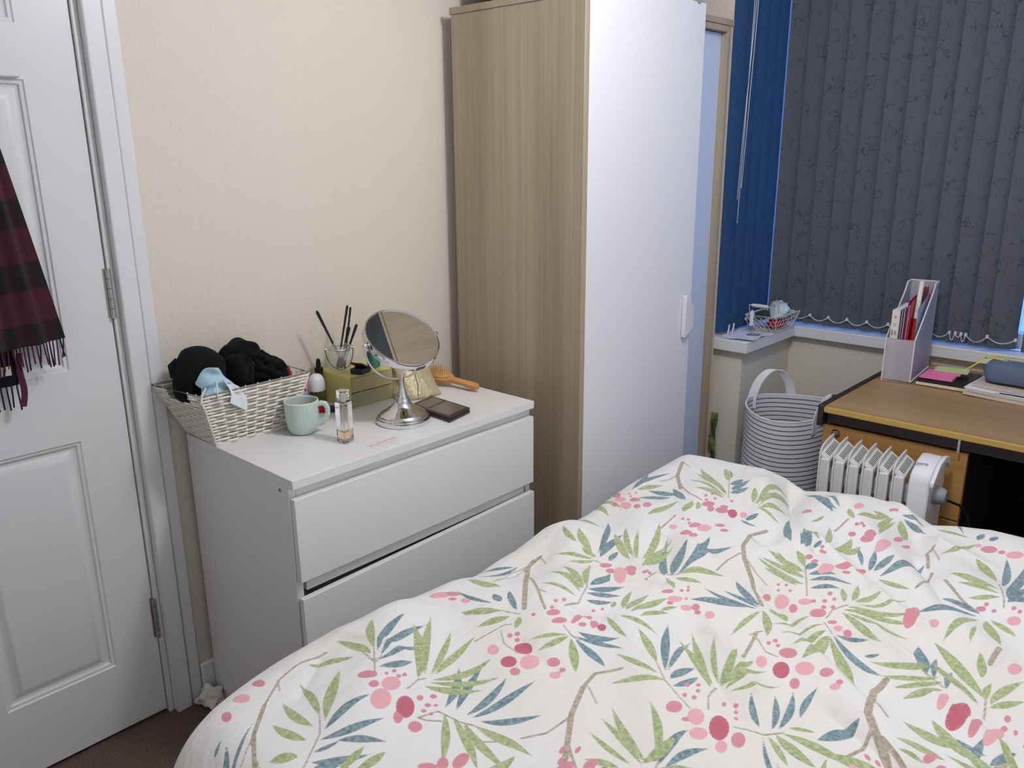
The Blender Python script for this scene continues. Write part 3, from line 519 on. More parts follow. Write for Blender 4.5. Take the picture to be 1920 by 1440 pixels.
_STEM = """31 1949 -317 1842 -236;19 1902 -284 1781 -264;19 1907 -280 1899 -249;30 2073 -281 2057 -218 2063 -191;28 2201 -344 2220 -274 2306 -258 2349 -234;28 2201 -344 2226 -335 2265 -299;28 2104 -751 2054 -661 2024 -606 1965 -562;94 1987 -853 1828 -741 1749 -642;54 1749 -642 1688 -533 1673 -442 1695 -340;32 1901 -898 1866 -825 1831 -749;54 1919 -796 2019 -827;34 1691 -543 1735 -567;42 1753 471 1730 709;111 2041 350 1743 701 1729 761;29 1964 299 2054 313;32 2014 100 2045 229 2068 245;23 2057 196 2122 146 2198 133;31 1953 2170 2031 2017 2108 1867;115 1668 2141 1745 1962 1873 1786;59 1855 1816 1966 1721 2061 1674;52 1741 1959 1740 1892 1711 1846;43 1684 2133 1747 2091;65 2053 1312 2033 1470;33 2260 893 2304 953 2346 990;25 1987 883 2051 882;118 2041 349 1829 598 1735 720 1742 793;42 1752 485 1695 640 1725 709;62 1805 640 1982 498 2129 373;23 1982 498 2039 484;34 1742 793 1805 759;31 2140 482 2175 523 2123 645 1993 838;107 2709 1026 2606 1161 2474 1334;110 2474 1334 2408 1452 2378 1578 2414 1677;51 2451 1128 2431 1269 2434 1372;34 2482 1341 2577 1246 2650 1193;36 2378 1578 2442 1536;25 2250 336 2300 323 2334 330;27 2638 373 2710 312 2772 286;108 2698 -214 2619 -93 2558 1 2501 135;81 2501 135 2488 218 2552 286;50 2564 -15 2555 -121 2506 -184;31 2484 -214 2396 -297;39 2515 145 2591 90;53 2643 -122 2723 -187;24 2898 -35 2893 -2;23 2756 291 2839 258;23 2881 302 2846 364 2830 450;69 2677 1838 2694 1943;35 2821 1195 2770 1305 2717 1409;29 2948 1076 2944 1141 2983 1198;32 2954 1041 3004 995;70 2788 827 2811 725 2830 634;43 2806 791 2870 732 2917 729;36 2778 790 2788 827 2801 849;138 3234 906 3227 810 3276 601 3315 546;131 3315 546 3397 437;70 3310 544 3314 457 3290 379;49 3272 688 3330 624;93 3349 518 3436 451;27 2978 292 3017 310 3065 321 3107 370;35 3551 845 3540 905 3526 975;26 3326 974 3413 915;82 3196 1700 3294 1574 3352 1518;63 3140 1500 3149 1603 3119 1806;95 3491 1162 3496 1269;80 3093 1840 3044 1991 3055 2048;33 3063 2022 3118 1897;36 3440 1575 3424 1641 3373 1802"""
RB = .10
def _roll(a0, a1, lo, hi, step):
    """positions along one direction: hang, roll, flat, roll, hang -> plan, drop, cloth coordinate"""
    q = RB*math.pi/2; out = []
    hang = .30
    for s in np.linspace(-(hang+q), -q, 24)[:-1]: out.append((lo-RB, RB+(-q-s), lo+s))
    for s in np.linspace(-q, 0, 30)[:-1]:
        f = -s/RB; out.append((lo-RB*math.sin(f), RB*(1-math.cos(f)), lo+s))
    for s in np.arange(lo, hi, step): out.append((s, 0, s))
    for s in np.linspace(0, q, 30):
        f = s/RB; out.append((hi+RB*math.sin(f), RB*(1-math.cos(f)), hi+s))
    for s in np.linspace(q, q+hang, 24)[1:]: out.append((hi+RB, RB+(s-q), hi+s))
    return np.array(out)
def make_duvet():
    ax = _roll(0, 0, DX0, 2.22, .0034); ay = _roll(0, 0, -.365, DY1, .0034)
    X, Y = np.meshgrid(ax[:, 0], ay[:, 0]); DXp, DYp = np.meshgrid(ax[:, 1], ay[:, 1]); PX, PY = np.meshgrid(ax[:, 2], ay[:, 2])
    drop = np.minimum(np.sqrt(DXp**2+DYp**2), .44)
    Z = H(np.clip(X, .76, 2.3), np.clip(Y, -.46, 1.19))-drop
    hang = np.clip(drop-RB, 0, 1)
    sx = np.where(X < 1.5, -1, 1)*(DXp > RB); sy = np.where(Y < .4, -1, 1)*(DYp > RB)
    X = X+sx*hang*(.10+.10*np.sin(PY*23)); Y = Y+sy*hang*(.10+.10*np.sin(PX*21))
    X = X+1.0*np.clip(-.20-Y, 0, .3)**2*np.clip((1.6-X)/.8, 0, 1)
    ny, nx = X.shape
    V = np.stack([X, Y, Z], -1).reshape(-1, 3)
    idx = np.arange(nx*ny).reshape(ny, nx)
    F = np.stack([idx[:-1, :-1], idx[:-1, 1:], idx[1:, 1:], idx[1:, :-1]], -1).reshape(-1, 4)
    o0 = np.array((1.5, .35, .20)); V = V-o0
    me = bpy.data.meshes.new('duvet')
    me.vertices.add(len(V)); me.vertices.foreach_set('co', V.ravel())
    me.loops.add(F.size); me.loops.foreach_set('vertex_index', F.ravel())
    me.polygons.add(len(F)); me.polygons.foreach_set('loop_start', np.arange(0, F.size, 4)); me.polygons.foreach_set('loop_total', np.full(len(F), 4))
    me.update(calc_edges=True); me.validate()
    me.polygons.foreach_set('use_smooth', np.ones(len(F), bool))
    # ---- printed pattern: distances to leaves, berries and twigs, in cloth metres
    px, py = PX.ravel(), PY.ravel()
    order = np.argsort(py, kind='stable'); pys = py[order]
    sd = {k: np.full(len(px), .03) for k in ('green', 'teal', 'stem', 'pink')}
    tone = np.full(len(px), .5); ang = np.zeros(len(px))
    def near(x0, x1, y0, y1):
        a, b_ = np.searchsorted(pys, y0), np.searchsorted(pys, y1); i = order[a:b_]
        return i[(px[i] > x0) & (px[i] < x1)]
    rg = random.Random(5)
    leaves = [(t[0], [int(v)/2000 for v in t[1:]]) for t in (q.split() for q in _LEAF.split(';'))]
    berries = [([int(v)/2000 for v in t[:6]], int(t[6])) for t in (q.split() for q in _BERRY.split(';'))]
    stems = [(int(t[0])/20000, [int(v)/2000 for v in t[1:]]) for t in (q.split() for q in _STEM.split(';'))]
    # the print goes on over the rest of the cover
    def more(x, y): return x > 1.30+1.105*(y+.094) if y < .451 else x > 1.92-.227*(y-.451)
    for dx, dy in ((.80, -.03), (.62, -.50), (.30, -.95)):
        leaves += [(k, [v[0]+dx, v[1]+dy, v[2]+dx, v[3]+dy, v[4]]) for k, v in list(leaves) if more(v[0]+dx+.05, v[1]+dy) and more(v[2]+dx+.05, v[3]+dy)]
        berries += [([v[0]+dx, v[1]+dy]+v[2:], s) for v, s in list(berries) if more(v[0]+dx, v[1]+dy)]
        stems += [(w, [q+(dx if k % 2 == 0 else dy) for k, q in enumerate(v)]) for w, v in list(stems) if all(more(v[k]+dx-.03, v[k+1]+dy) for k in range(0, len(v), 2))]
    T = np.linspace(0, 1, 15)
    for k, v in leaves:
        b0 = np.array(v[:2]); e = np.array(v[2:4]); e = e+(e-b0)*.05; w = v[4]; d = e-b0; L = np.hypot(*d)
        if L < .01: continue
        n = np.array([-d[1], d[0]])/L
        cpt = (b0+e)/2+n*L*rg.choice((-1, 1))*rg.uniform(.03, .13)
        C = ((1-T)**2)[:, None]*b0+(2*T*(1-T))[:, None]*cpt+(T**2)[:, None]*e
        hw = w*(.10*(1-T)+.98*np.sin(np.pi*np.minimum(1, T**.9))**1.15)
        i = near(C[:, 0].min()-.03, C[:, 0].max()+.03, C[:, 1].min()-.03, C[:, 1].max()+.03)
        if not len(i): continue
        best = np.full(len(i), 9.)
        for s in range(14):
            a, c_ = C[s], C[s+1]; dd = c_-a; l2 = dd@dd
            t = np.clip(((px[i]-a[0])*dd[0]+(py[i]-a[1])*dd[1])/l2, 0, 1)
            best = np.minimum(best, np.hypot(px[i]-a[0]-t*dd[0], py[i]-a[1]-t*dd[1])-(hw[s]+(hw[s+1]-hw[s])*t))
        key = 'green' if k == 'G' else 'teal'
        sd[key][i] = np.minimum(sd[key][i], best)
    for v, s in berries:
        Mi = np.array([[v[2], v[4]], [v[3], v[5]]])
        if abs(np.linalg.det(Mi)) < 1e-7: continue
        r = min(.04, max(np.hypot(v[2], v[3]), np.hypot(v[4], v[5])))+.02
        i = near(v[0]-r, v[0]+r, v[1]-r, v[1]+r)
        if not len(i): continue
        q = np.linalg.inv(Mi) @ np.stack([px[i]-v[0], py[i]-v[1]]); m_ = np.hypot(q[0], q[1])
        dist = (m_-1)*.5*(np.hypot(v[2], v[3])+np.hypot(v[4], v[5]))
        up = dist < sd['pink'][i]; j = i[up]
        sd['pink'][j] = dist[up]; tone[j] = s/2.0; ang[j] = m_[up]*0+np.abs(np.sin(np.arctan2(q[1], q[0])[up]*8+3*s))*np.clip(m_[up], 0, 1)
    for w, v in stems:
        P = np.array(v).reshape(-1, 2)
        for s in range(len(P)-1):
            a, c_ = P[s], P[s+1]; dd = c_-a; l2 = max(dd@dd, 1e-9)
            i = near(min(a[0], c_[0])-.03, max(a[0], c_[0])+.03, min(a[1], c_[1])-.03, max(a[1], c_[1])+.03)
            t = np.clip(((px[i]-a[0])*dd[0]+(py[i]-a[1])*dd[1])/l2, 0, 1)
            sd['stem'][i] = np.minimum(sd['stem'][i], np.hypot(px[i]-a[0]-t*dd[0], py[i]-a[1]-t*dd[1])-max(w*.9, .0019))
    for k, a in list(sd.items())+[('tone', tone), ('spoke', ang)]:
        at = me.attributes.new(k, 'FLOAT', 'POINT'); at.data.foreach_set('value', a.astype(np.float32))
    # ---- printed cotton
    m = mat('floral_cotton', (238, 236, 234), rough=.85, spec=.2, sheen=.15); nt = m.node_tree; bs = nt.nodes['Principled BSDF']
    tc = nt.nodes.new('ShaderNodeTexCoord')
    def noise(sc, det):
        n = nt.nodes.new('ShaderNodeTexNoise'); n.inputs['Scale'].default_value = sc; n.inputs['Detail'].default_value = det
        nt.links.new(tc.outputs['Object'], n.inputs['Vector']); return n
    grain = noise(140, 4)
    def ramp(src, c0, c1, p0=.35, p1=.65):
        r = nt.nodes.new('ShaderNodeValToRGB'); r.color_ramp.elements[0].position = p0; r.color_ramp.elements[1].position = p1
        r.color_ramp.elements[0].color = lin(c0)+(1,); r.color_ramp.elements[1].color = lin(c1)+(1,); nt.links.new(src, r.inputs[0]); return r.outputs[0]
    def fac(name, a=.0008, b_=-.0008):
        at = nt.nodes.new('ShaderNodeAttribute'); at.attribute_name = name
        mr = nt.nodes.new('ShaderNodeMapRange'); mr.inputs[1].default_value = a; mr.inputs[2].default_value = b_; nt.links.new(at.outputs['Fac'], mr.inputs[0]); return mr.outputs[0]
    def mixc(f, a, b_):
        x = nt.nodes.new('ShaderNodeMix'); x.data_type = 'RGBA'; nt.links.new(f, x.inputs[0])
        for s_, v_ in ((6, a), (7, b_)):
            if isinstance(v_, tuple): x.inputs[s_].default_value = lin(v_)+(1,)
            else: nt.links.new(v_, x.inputs[s_])
        return x.outputs[2]
    col = ramp(noise(3.0, 2).outputs[0], (232, 229, 223), (235, 234, 234))
    col = mixc(fac('stem'), col, ramp(grain.outputs[0], (160, 149, 132), (196, 187, 170)))
    col = mixc(fac('teal'), col, ramp(grain.outputs[0], (104, 130, 138), (150, 170, 176)))
    col = mixc(fac('green'), col, ramp(grain.outputs[0], (154, 168, 120), (190, 200, 156)))
    tn = nt.nodes.new('ShaderNodeAttribute'); tn.attribute_name = 'tone'
    sp = nt.nodes.new('ShaderNodeAttribute'); sp.attribute_name = 'spoke'
    pk = mixc(tn.outputs['Fac'], (232, 176, 184), (196, 108, 126))
    pw = nt.nodes.new('ShaderNodeMath'); pw.operation = 'POWER'; pw.inputs[1].default_value = 6; nt.links.new(sp.outputs['Fac'], pw.inputs[0])
    pm = nt.nodes.new('ShaderNodeMath'); pm.operation = 'MULTIPLY'; pm.inputs[1].default_value = .6; nt.links.new(pw.outputs[0], pm.inputs[0])
    pk = mixc(pm.outputs[0], pk, (244, 214, 216))
    col = mixc(fac('pink'), col, pk)
    nt.links.new(col, bs.inputs['Base Color'])
    mp = nt.nodes.new('ShaderNodeMapping'); mp.inputs['Rotation'].default_value = (0, 0, .75); mp.inputs['Scale'].default_value = (1, .35, 1)
    nt.links.new(tc.outputs['Object'], mp.inputs[0])
    n1 = nt.nodes.new('ShaderNodeTexNoise'); n1.inputs['Scale'].default_value = 26; n1.inputs['Detail'].default_value = 3; nt.links.new(mp.outputs[0], n1.inputs['Vector'])
    bp = nt.nodes.new('ShaderNodeBump'); bp.inputs['Strength'].default_value = .6; bp.inputs['Distance'].default_value = .014
    nt.links.new(n1.outputs[0], bp.inputs['Height']); nt.links.new(bp.outputs[0], bs.inputs['Normal'])
    me.materials.append(m)
    ob = bpy.data.objects.new('duvet', me); COL.objects.link(ob); ob.location = o0
    tag(ob, 'white duvet printed with green and teal leaves and pink berries', 'duvet')
make_duvet()
def lump2(seed, amp, k=3.0):
    a, b_ = lump(seed, amp, k), lump(seed+100, amp*.55, k*2.6); return lambda p: a(p)*b_(p)
# ================================================================== VERTICAL BLINDS
def crinkle(name, base, dark, transl, tcol):
    m = bpy.data.materials.new(name); m.use_nodes = True; nt = m.node_tree; b = nt.nodes['Principled BSDF']
    tc = nt.nodes.new('ShaderNodeTexCoord')
    g = nt.nodes.new('ShaderNodeNewGeometry')
    mp = nt.nodes.new('ShaderNodeMapping'); nt.links.new(g.outputs['Position'], mp.inputs[0]); mp.inputs['Scale'].default_value = (1, 1, .8)
    n = nt.nodes.new('ShaderNodeTexNoise'); n.inputs['Scale'].default_value = 30; n.inputs['Detail'].default_value = 4
    nt.links.new(mp.outputs[0], n.inputs['Vector'])
    ad = nt.nodes.new('ShaderNodeVectorMath'); ad.operation = 'MULTIPLY_ADD'; ad.inputs[1].default_value = (.05, .05, .05)
    nt.links.new(n.outputs['Color'], ad.inputs[0]); nt.links.new(mp.outputs[0], ad.inputs[2])
    v = nt.nodes.new('ShaderNodeTexVoronoi'); v.feature = 'DISTANCE_TO_EDGE'; v.inputs['Scale'].default_value = 40; nt.links.new(ad.outputs[0], v.inputs['Vector'])
    mr = nt.nodes.new('ShaderNodeMapRange'); mr.inputs[1].default_value = .0; mr.inputs[2].default_value = .045; nt.links.new(v.outputs['Distance'], mr.inputs[0])
    n2 = nt.nodes.new('ShaderNodeTexNoise'); n2.inputs['Scale'].default_value = 24; n2.inputs['Detail'].default_value = 3; nt.links.new(g.outputs['Position'], n2.inputs['Vector'])
    gt = nt.nodes.new('ShaderNodeMapRange'); gt.inputs[1].default_value = .50; gt.inputs[2].default_value = .62; nt.links.new(n2.outputs[0], gt.inputs[0])
    mx = nt.nodes.new('ShaderNodeMath'); mx.operation = 'MAXIMUM'; nt.links.new(mr.outputs[0], mx.inputs[0])
    iv = nt.nodes.new('ShaderNodeMath'); iv.operation = 'SUBTRACT'; iv.inputs[0].default_value = 1; nt.links.new(gt.outputs[0], iv.inputs[1]); nt.links.new(iv.outputs[0], mx.inputs[1])
    r = nt.nodes.new('ShaderNodeMix'); r.data_type = 'RGBA'; r.inputs[6].default_value = lin(dark)+(1,); r.inputs[7].default_value = lin(base)+(1,)
    nt.links.new(mx.outputs[0], r.inputs[0]); nt.links.new(r.outputs[2], b.inputs['Base Color'])
    b.inputs['Roughness'].default_value = .8; b.inputs['Specular IOR Level'].default_value = .2
    bp = nt.nodes.new('ShaderNodeBump'); bp.inputs['Strength'].default_value = .5; bp.inputs['Distance'].default_value = .003
    nt.links.new(n2.outputs[0], bp.inputs['Height']); nt.links.new(bp.outputs[0], b.inputs['Normal'])
    t = nt.nodes.new('ShaderNodeBsdfTranslucent'); t.inputs[0].default_value = lin(tcol)+(1,)
    ms = nt.nodes.new('ShaderNodeMixShader'); ms.inputs[0].default_value = transl
    nt.links.new(b.outputs[0], ms.inputs[1]); nt.links.new(t.outputs[0], ms.inputs[2]); nt.links.new(ms.outputs[0], nt.nodes['Material Output'].inputs[0])
    return m
M['blind_grey'] = crinkle('slate_blind_fabric', (94, 97, 104), (46, 48, 56), .04, (90, 100, 120))
M['blind_dusk_tint'] = crinkle('dusk_tinted_blind_fabric', (52, 84, 124), (34, 58, 92), .16, (60, 100, 150))  # dusk light coming through the side blind is put into its blue colour
ZB, ZT = .815, 2.13
def slat_mesh(name, m, width=.089, tilt=0.):
    b = MB()
    def fn(u, v):
        s = (u-.5)*width; bow = .006*(1-(2*u-1)**2)
        return (s*math.cos(tilt)-bow*math.sin(tilt), s*math.sin(tilt)-bow*math.cos(tilt), ZB+(ZT-ZB)*v)
    b.grid(fn, 8, 10, .0012)
    me = bpy.data.meshes.new(name); me.from_pydata(b.v, [], b.f); me.materials.append(m)
    for p in me.polygons: p.use_smooth = True
    me.set_sharp_from_angle(angle=math.radians(40)); me.update(); return me
def place(me, name, parent, x, y, rz):
    o = bpy.data.objects.new(name, me); COL.objects.link(o); o.parent = parent; po = ORG[parent.name]
    o.location = (x-po[0], y-po[1], -po[2]); o.rotation_euler = (0, 0, rz); return o
def chain(name, pts, sags, parent):
    P = []
    for k in range(len(pts)-1):
        a, c_ = Vector(pts[k]), Vector(pts[k+1]); n = 14
        for i in range(n+(1 if k == len(pts)-2 else 0)):
            t = i/n; q = a.lerp(c_, t); q.z -= sags[k]*4*t*(1-t); P.append(q)
    MB().tube(P, .0009, 5).build(name, M['bead'], parent)
    L = 0; acc = 0; b = MB(); last = P[0]; b.sphere(P[0], .0024, 6, 4)
    for q in P[1:]:
        d = (q-last).length; acc += d
        if acc >= .0052: b.sphere(q, .0024, 6, 4); acc = 0
        last = q
    o = b.build('chain_beads', M['bead'], parent, smooth=180); o['kind'] = 'stuff'

vb = thing('vertical_blind', 'slate grey crinkled vertical blind closed across the main bay window', 'blind', (1.5, 2.21, ZB))
YB = 2.212; sm = slat_mesh('slat', M['blind_grey'], .089, 0)
pitch = .0735; xs = [.572+pitch*k for k in range(11)]+[1.362]+[1.418+.048+pitch*k for k in range(12)]
tl = [random.uniform(-.04, .04)+.44 for _ in xs]
for x, t_ in zip(xs, tl): place(sm, 'slat', vb, x, YB, t_)
MB().box(.53, 2.185, ZT+.002, 2.42, 2.225, ZT+.035).build('head_rail', M['pvc'], vb, bevel=.003)
cl = [.612, .706, .778, .849, .922, .998, 1.075, 1.140, 1.204, 1.223, 1.241, 1.256, 1.322, 1.406]
sg = [.018, .018, .018, .018, .018, .02, .02, .02, .026, .014, .026, .022, .018, .014]
ZC = .852
yc = YB-.024
pts = [(x, yc, ZC+random.uniform(-.002, .002)) for x in cl]
chain('bead_chain', pts, sg, vb)
for p in pts: MB().box(p[0]-.004, p[1]-.002, p[2]-.006, p[0]+.004, p[1]+.006, p[2]+.005).build('chain_clip', M['bead'], vb, bevel=.001)
MB().box(1.4105, YB-.004, ZB+.02, 1.4125, YB-.002, ZT).build('edge_cord', M['bead'], vb)

sbl = thing('vertical_blind', 'vertical blind with dusk blue put into its fabric at the narrow side of the bay beside the wardrobe', 'blind', (.515, 2.0, ZB))
sm2 = slat_mesh('slat', M['blind_dusk_tint'], .089, 0)
for k in range(5): place(sm2, 'slat', sbl, .524, 1.842+.074*k, math.pi/2-.16+random.uniform(-.06, .06))
MB().box(.49, 1.80, ZT+.002, .535, 2.19, ZT+.035).build('head_rail', M['pvc'], sbl, bevel=.003)
chain('bead_chain', [(.545, 1.985, .846), (.545, 2.045, .850), (.545, 2.12, .846)], [.030, .034], sbl)
for p in ((.545, 1.985, .846), (.545, 2.045, .850)): MB().box(p[0]-.005, p[1]-.004, p[2]-.006, p[0]+.002, p[1]+.004, p[2]+.005).build('chain_clip', M['bead'], sbl, bevel=.001)
for y0 in (1.835, 1.87):
    MB().tube([(.548, y0, .808), (.550, y0+.004, .828), (.549, y0+.010, .845)], .0028, 7).build('slat_weight_clip', M['white_pl'], sbl, smooth=60)
cw = thing('blind_cord', 'thin white blind pull cords hanging beside the wardrobe edge', 'cord', (.58, 1.79, 1.2))
for k, (x, zb) in enumerate(((.585, 1.22), (.592, 1.34), (.580, 1.30))):
    MB().tube([(x+.012+.008*k, 1.785, 2.12), (x+.008+.004*k, 1.786, 1.8), (x+.002, 1.788, 1.5), (x-.004, 1.790, zb)], .0008, 6).build('cord', M['bead'], cw)

# ================================================================== OIL HEATER
ht = thing('oil_heater', 'white finned oil heater standing between the bed and the desk', 'heater', (1.28, 1.39, 0))
FP = [(1.322, .10), (1.322, .632), (1.327, .643), (1.340, .652), (1.360, .659), (1.385, .664), (1.415, .667), (1.415, .10)]
YZ = lambda x: Matrix(((0, 0, 1, x), (1, 0, 0, 0), (0, 1, 0, 0), (0, 0, 0, 1)))
for k in range(6):
    x0 = 1.128+.0405*k
    f = MB().prism(FP, 0, .0045, YZ(x0)).build('fin', M['enamel'], ht, bevel=.002)
    MB().box(x0+.0045, 1.322, .10, x0+.031, 1.338, .618).build('front_flange', M['enamel'], f, bevel=.005, seg=3)
    dz = .018
    vs = [(x0+.0045, 1.324, .632), (x0+.0045, 1.412, .655), (x0+.030, 1.412, .655-dz), (x0+.030, 1.326, .632-dz)]
    vs += [(v[0], v[1], v[2]-.012) for v in vs]
    MB().add(vs, [(0,1,2,3),(7,6,5,4),(0,4,5,1),(1,5,6,2),(2,6,7,3),(3,7,4,0)]).build('deflector', M['enamel'], f, bevel=.002)
    sl = MB()
    for i in range(10):
        y = 1.340+.0066*i; zz = lambda xx, yy: .632+(yy-1.324)*.2614-dz*(xx-x0-.0045)/.0255
        xa, xb = x0+.0105, x0+.0245
        sl.add([(xa, y, zz(xa, y)+.0006), (xb, y, zz(xb, y)+.0006), (xb, y+.0024, zz(xb, y+.0024)+.0006), (xa, y+.0024, zz(xa, y+.0024)+.0006),
                (xa, y, zz(xa, y)-.002), (xb, y, zz(xb, y)-.002), (xb, y+.0024, zz(xb, y+.0024)-.002), (xa, y+.0024, zz(xa, y+.0024)-.002)],
               [(0,1,2,3),(7,6,5,4),(0,4,5,1),(1,5,6,2),(2,6,7,3),(3,7,4,0)])
    sl.build('grille_slot_strips', M['slot'], f)  # solid dark strips paint the shade of the grille openings
    MB().box(x0+.0045, 1.35, .54, x0+.0405, 1.40, .585).build('oil_tube', M['enamel'], f)
CP = [(1.312, .09), (1.312, .620), (1.322, .640), (1.356, .662), (1.400, .672), (1.432, .664), (1.455, .640), (1.455, .09)]
cb = MB().prism(CP, 0, .052, YZ(1.376)).build('control_housing', M['heater_cap'], ht, bevel=.006, seg=3)
MB().prism([(1.308, .612), (1.308, .624), (1.354, .664), (1.400, .675), (1.435, .667), (1.460, .640), (1.460, .624), (1.432, .648), (1.400, .656), (1.358, .646), (1.325, .624)], 0, .010, YZ(1.4285)).build('cap_rim', M['heater_cap'], cb, bevel=.002)
MB().lathe([(.0001, .030), (.016, .030), (.022, .024), (.025, .010), (.026, 0), (.0001, 0)], 20, Matrix.Translation((1.4285, 1.372, .572)) @ Matrix.Rotation(math.pi/2, 4, 'Y')).build('thermostat_knob', M['knob_grey'], cb, smooth=40)
text('lettering', 'Dimplex', .016, M['print_dark'], Matrix.Translation((1.402, 1.350, .6600)) @ Matrix.Rotation(math.radians(30), 4, 'Z') @ Matrix.Rotation(math.radians(24), 4, 'X'), cb)
for x in (1.16, 1.40):
    MB().box(x-.012, 1.29, .045, x+.012, 1.475, .10).build('foot_bar', M['enamel'], ht, bevel=.003)
    for y in (1.305, 1.46): MB().lathe([(.0001, -.008), (.022, -.008), (.022, .008), (.0001, .008)], 14, Matrix.Translation((x, y, .0225)) @ Matrix.Rotation(math.pi/2, 4, 'Y')).build('castor', M['black'], ht, smooth=40)
tag(MB().tube([(1.462, 1.374, .564), (1.482, 1.42, .540), (1.50, 1.45, .50), (1.53, 1.46, .35), (1.56, 1.44, .15), (1.58, 1.43, .006)], .0035, 7).build('power_cable', M['cable'], smooth=60), 'dark power cable running from the heater control past the desk drawers', 'cable')

# ================================================================== LAUNDRY BASKET
def stripes():
    m = mat('striped_canvas', (216, 216, 220), rough=.9); nt = m.node_tree; b = nt.nodes['Principled BSDF']
    uv = nt.nodes.new('ShaderNodeUVMap'); sx = nt.nodes.new('ShaderNodeSeparateXYZ'); nt.links.new(uv.outputs[0], sx.inputs[0])
    a = nt.nodes.new('ShaderNodeMath'); a.operation = 'MULTIPLY'; a.inputs[1].default_value = 37.0; nt.links.new(sx.outputs[1], a.inputs[0])
    f = nt.nodes.new('ShaderNodeMath'); f.operation = 'FRACT'; nt.links.new(a.outputs[0], f.inputs[0])
    g = nt.nodes.new('ShaderNodeMath'); g.operation = 'LESS_THAN'; g.inputs[1].default_value = .19; nt.links.new(f.outputs[0], g.inputs[0])
    x = nt.nodes.new('ShaderNodeMix'); x.data_type = 'RGBA'; x.inputs[6].default_value = lin((218, 218, 222))+(1,); x.inputs[7].default_value = lin((28, 27, 36))+(1,)
    nt.links.new(g.outputs[0], x.inputs[0]); nt.links.new(x.outputs[2], b.inputs['Base Color']); return m
M['striped'] = stripes()
LC = (.845, 1.755); LR = .150
lb = thing('laundry_basket', 'white canvas laundry basket with thin black stripes and loop handles', 'basket', (LC[0], LC[1], 0))
def rimz(a): return .612+.012*math.sin(a+.6)+.008*math.sin(2*a+1)
def rad(a, v): return LR*(1.06-.06*v)*(1+.025*math.sin(2*a+2.2)*v+.012*math.sin(3*a)*v+.01*math.sin(9*v+a))
bk = MB(); bk.grid(lambda u, v: (LC[0]+rad(2*math.pi*u, v)*math.cos(2*math.pi*u), LC[1]+rad(2*math.pi*u, v)*math.sin(2*math.pi*u), .004+(rimz(2*math.pi*u)-.004)*v), 48, 26, .003)
bk.build('body', M['striped'], lb, smooth=60)
MB().lathe([(.0001, .006), (LR*1.02, .006), (LR*1.02, .010), (.0001, .010)], 32, TR((LC[0], LC[1], 0))).build('base', M['tape'], lb)
rm = [(LC[0]+(rad(2*math.pi*k/48, 1)-.0015)*math.cos(2*math.pi*k/48), LC[1]+(rad(2*math.pi*k/48, 1)-.0015)*math.sin(2*math.pi*k/48), rimz(2*math.pi*k/48)) for k in range(48)]
MB().tube(rm, .003, 6, closed=True).build('rim', M['tape'], lb, smooth=60)
def strap(pts, w, wd):
    P = [Vector(p) for p in pts]; d = Vector(wd).normalized()*w/2
    b = MB(); b.grid(lambda u, v: tuple(P[min(int(v*(len(P)-1)), len(P)-2)].lerp(P[min(int(v*(len(P)-1)), len(P)-2)+1], v*(len(P)-1)-min(int(v*(len(P)-1)), len(P)-2))+d*(2*u-1)), 2, (len(P)-1)*2, .0025)
    return b
def arcpts(a0, a1, h, dip, n=10):
    out = []
    p0 = Vector((LC[0]+(LR+.004)*math.cos(a0), LC[1]+(LR+.004)*math.sin(a0), rimz(a0))); p1 = Vector((LC[0]+(LR+.004)*math.cos(a1), LC[1]+(LR+.004)*math.sin(a1), rimz(a1)))
    out.append(p0-Vector((0, 0, dip)))
    for k in range(n+1):
        t = k/n; q = p0.lerp(p1, t); q.z += h*math.sin(math.pi*t)**.62 if 0 < t < 1 else 0; out.append(q)
    out.append(p1-Vector((0, 0, dip))); return out
strap(arcpts(math.radians(172), math.radians(112), .098, .045), .030, (.95, .30, .0)).build('handle', M['tape'], lb, smooth=60)
strap(arcpts(math.radians(-34), math.radians(28), .055, .05), .030, (-.25, -.95, 0)).build('handle', M['tape'], lb, smooth=60)

# patterned cloth hanging behind the wardrobe end
gh = MB(); gh.grid(lambda u, v: (.558-.022*(1-u)+.004*math.sin(9*v), 1.775+.006*math.sin(12*v+3*u), .33+.19*v), 4, 14, .004)
tag(gh.build('green_cloth', M['leafy'], smooth=60), 'dark green patterned cloth edge showing between wardrobe and stub wall', 'cloth')

# ================================================================== WINDOW SILL THINGS
ZS = .805
pp = thing('printed_sheet', 'white printed sheet with grey picture lying on the sill by the wardrobe', 'paper', (.60, 1.85, ZS))
pc = MB(); pc.grid(lambda u, v: (.548+.118*u-.004*v, 1.782+.150*v+.012*u, ZS+.0012+.006*math.sin(5*v+2*u)**2), 8, 8, .0005); pc.build('sheet', mat('bluish_paper', (208, 214, 232), rough=.8), pp, smooth=60)
MB().add([(.606, 1.868, ZS+.0082), (.650, 1.876, ZS+.0082), (.648, 1.912, ZS+.0082), (.604, 1.904, ZS+.0082)], [(0, 1, 2, 3)]).build('picture', M['print_grey'], pp)

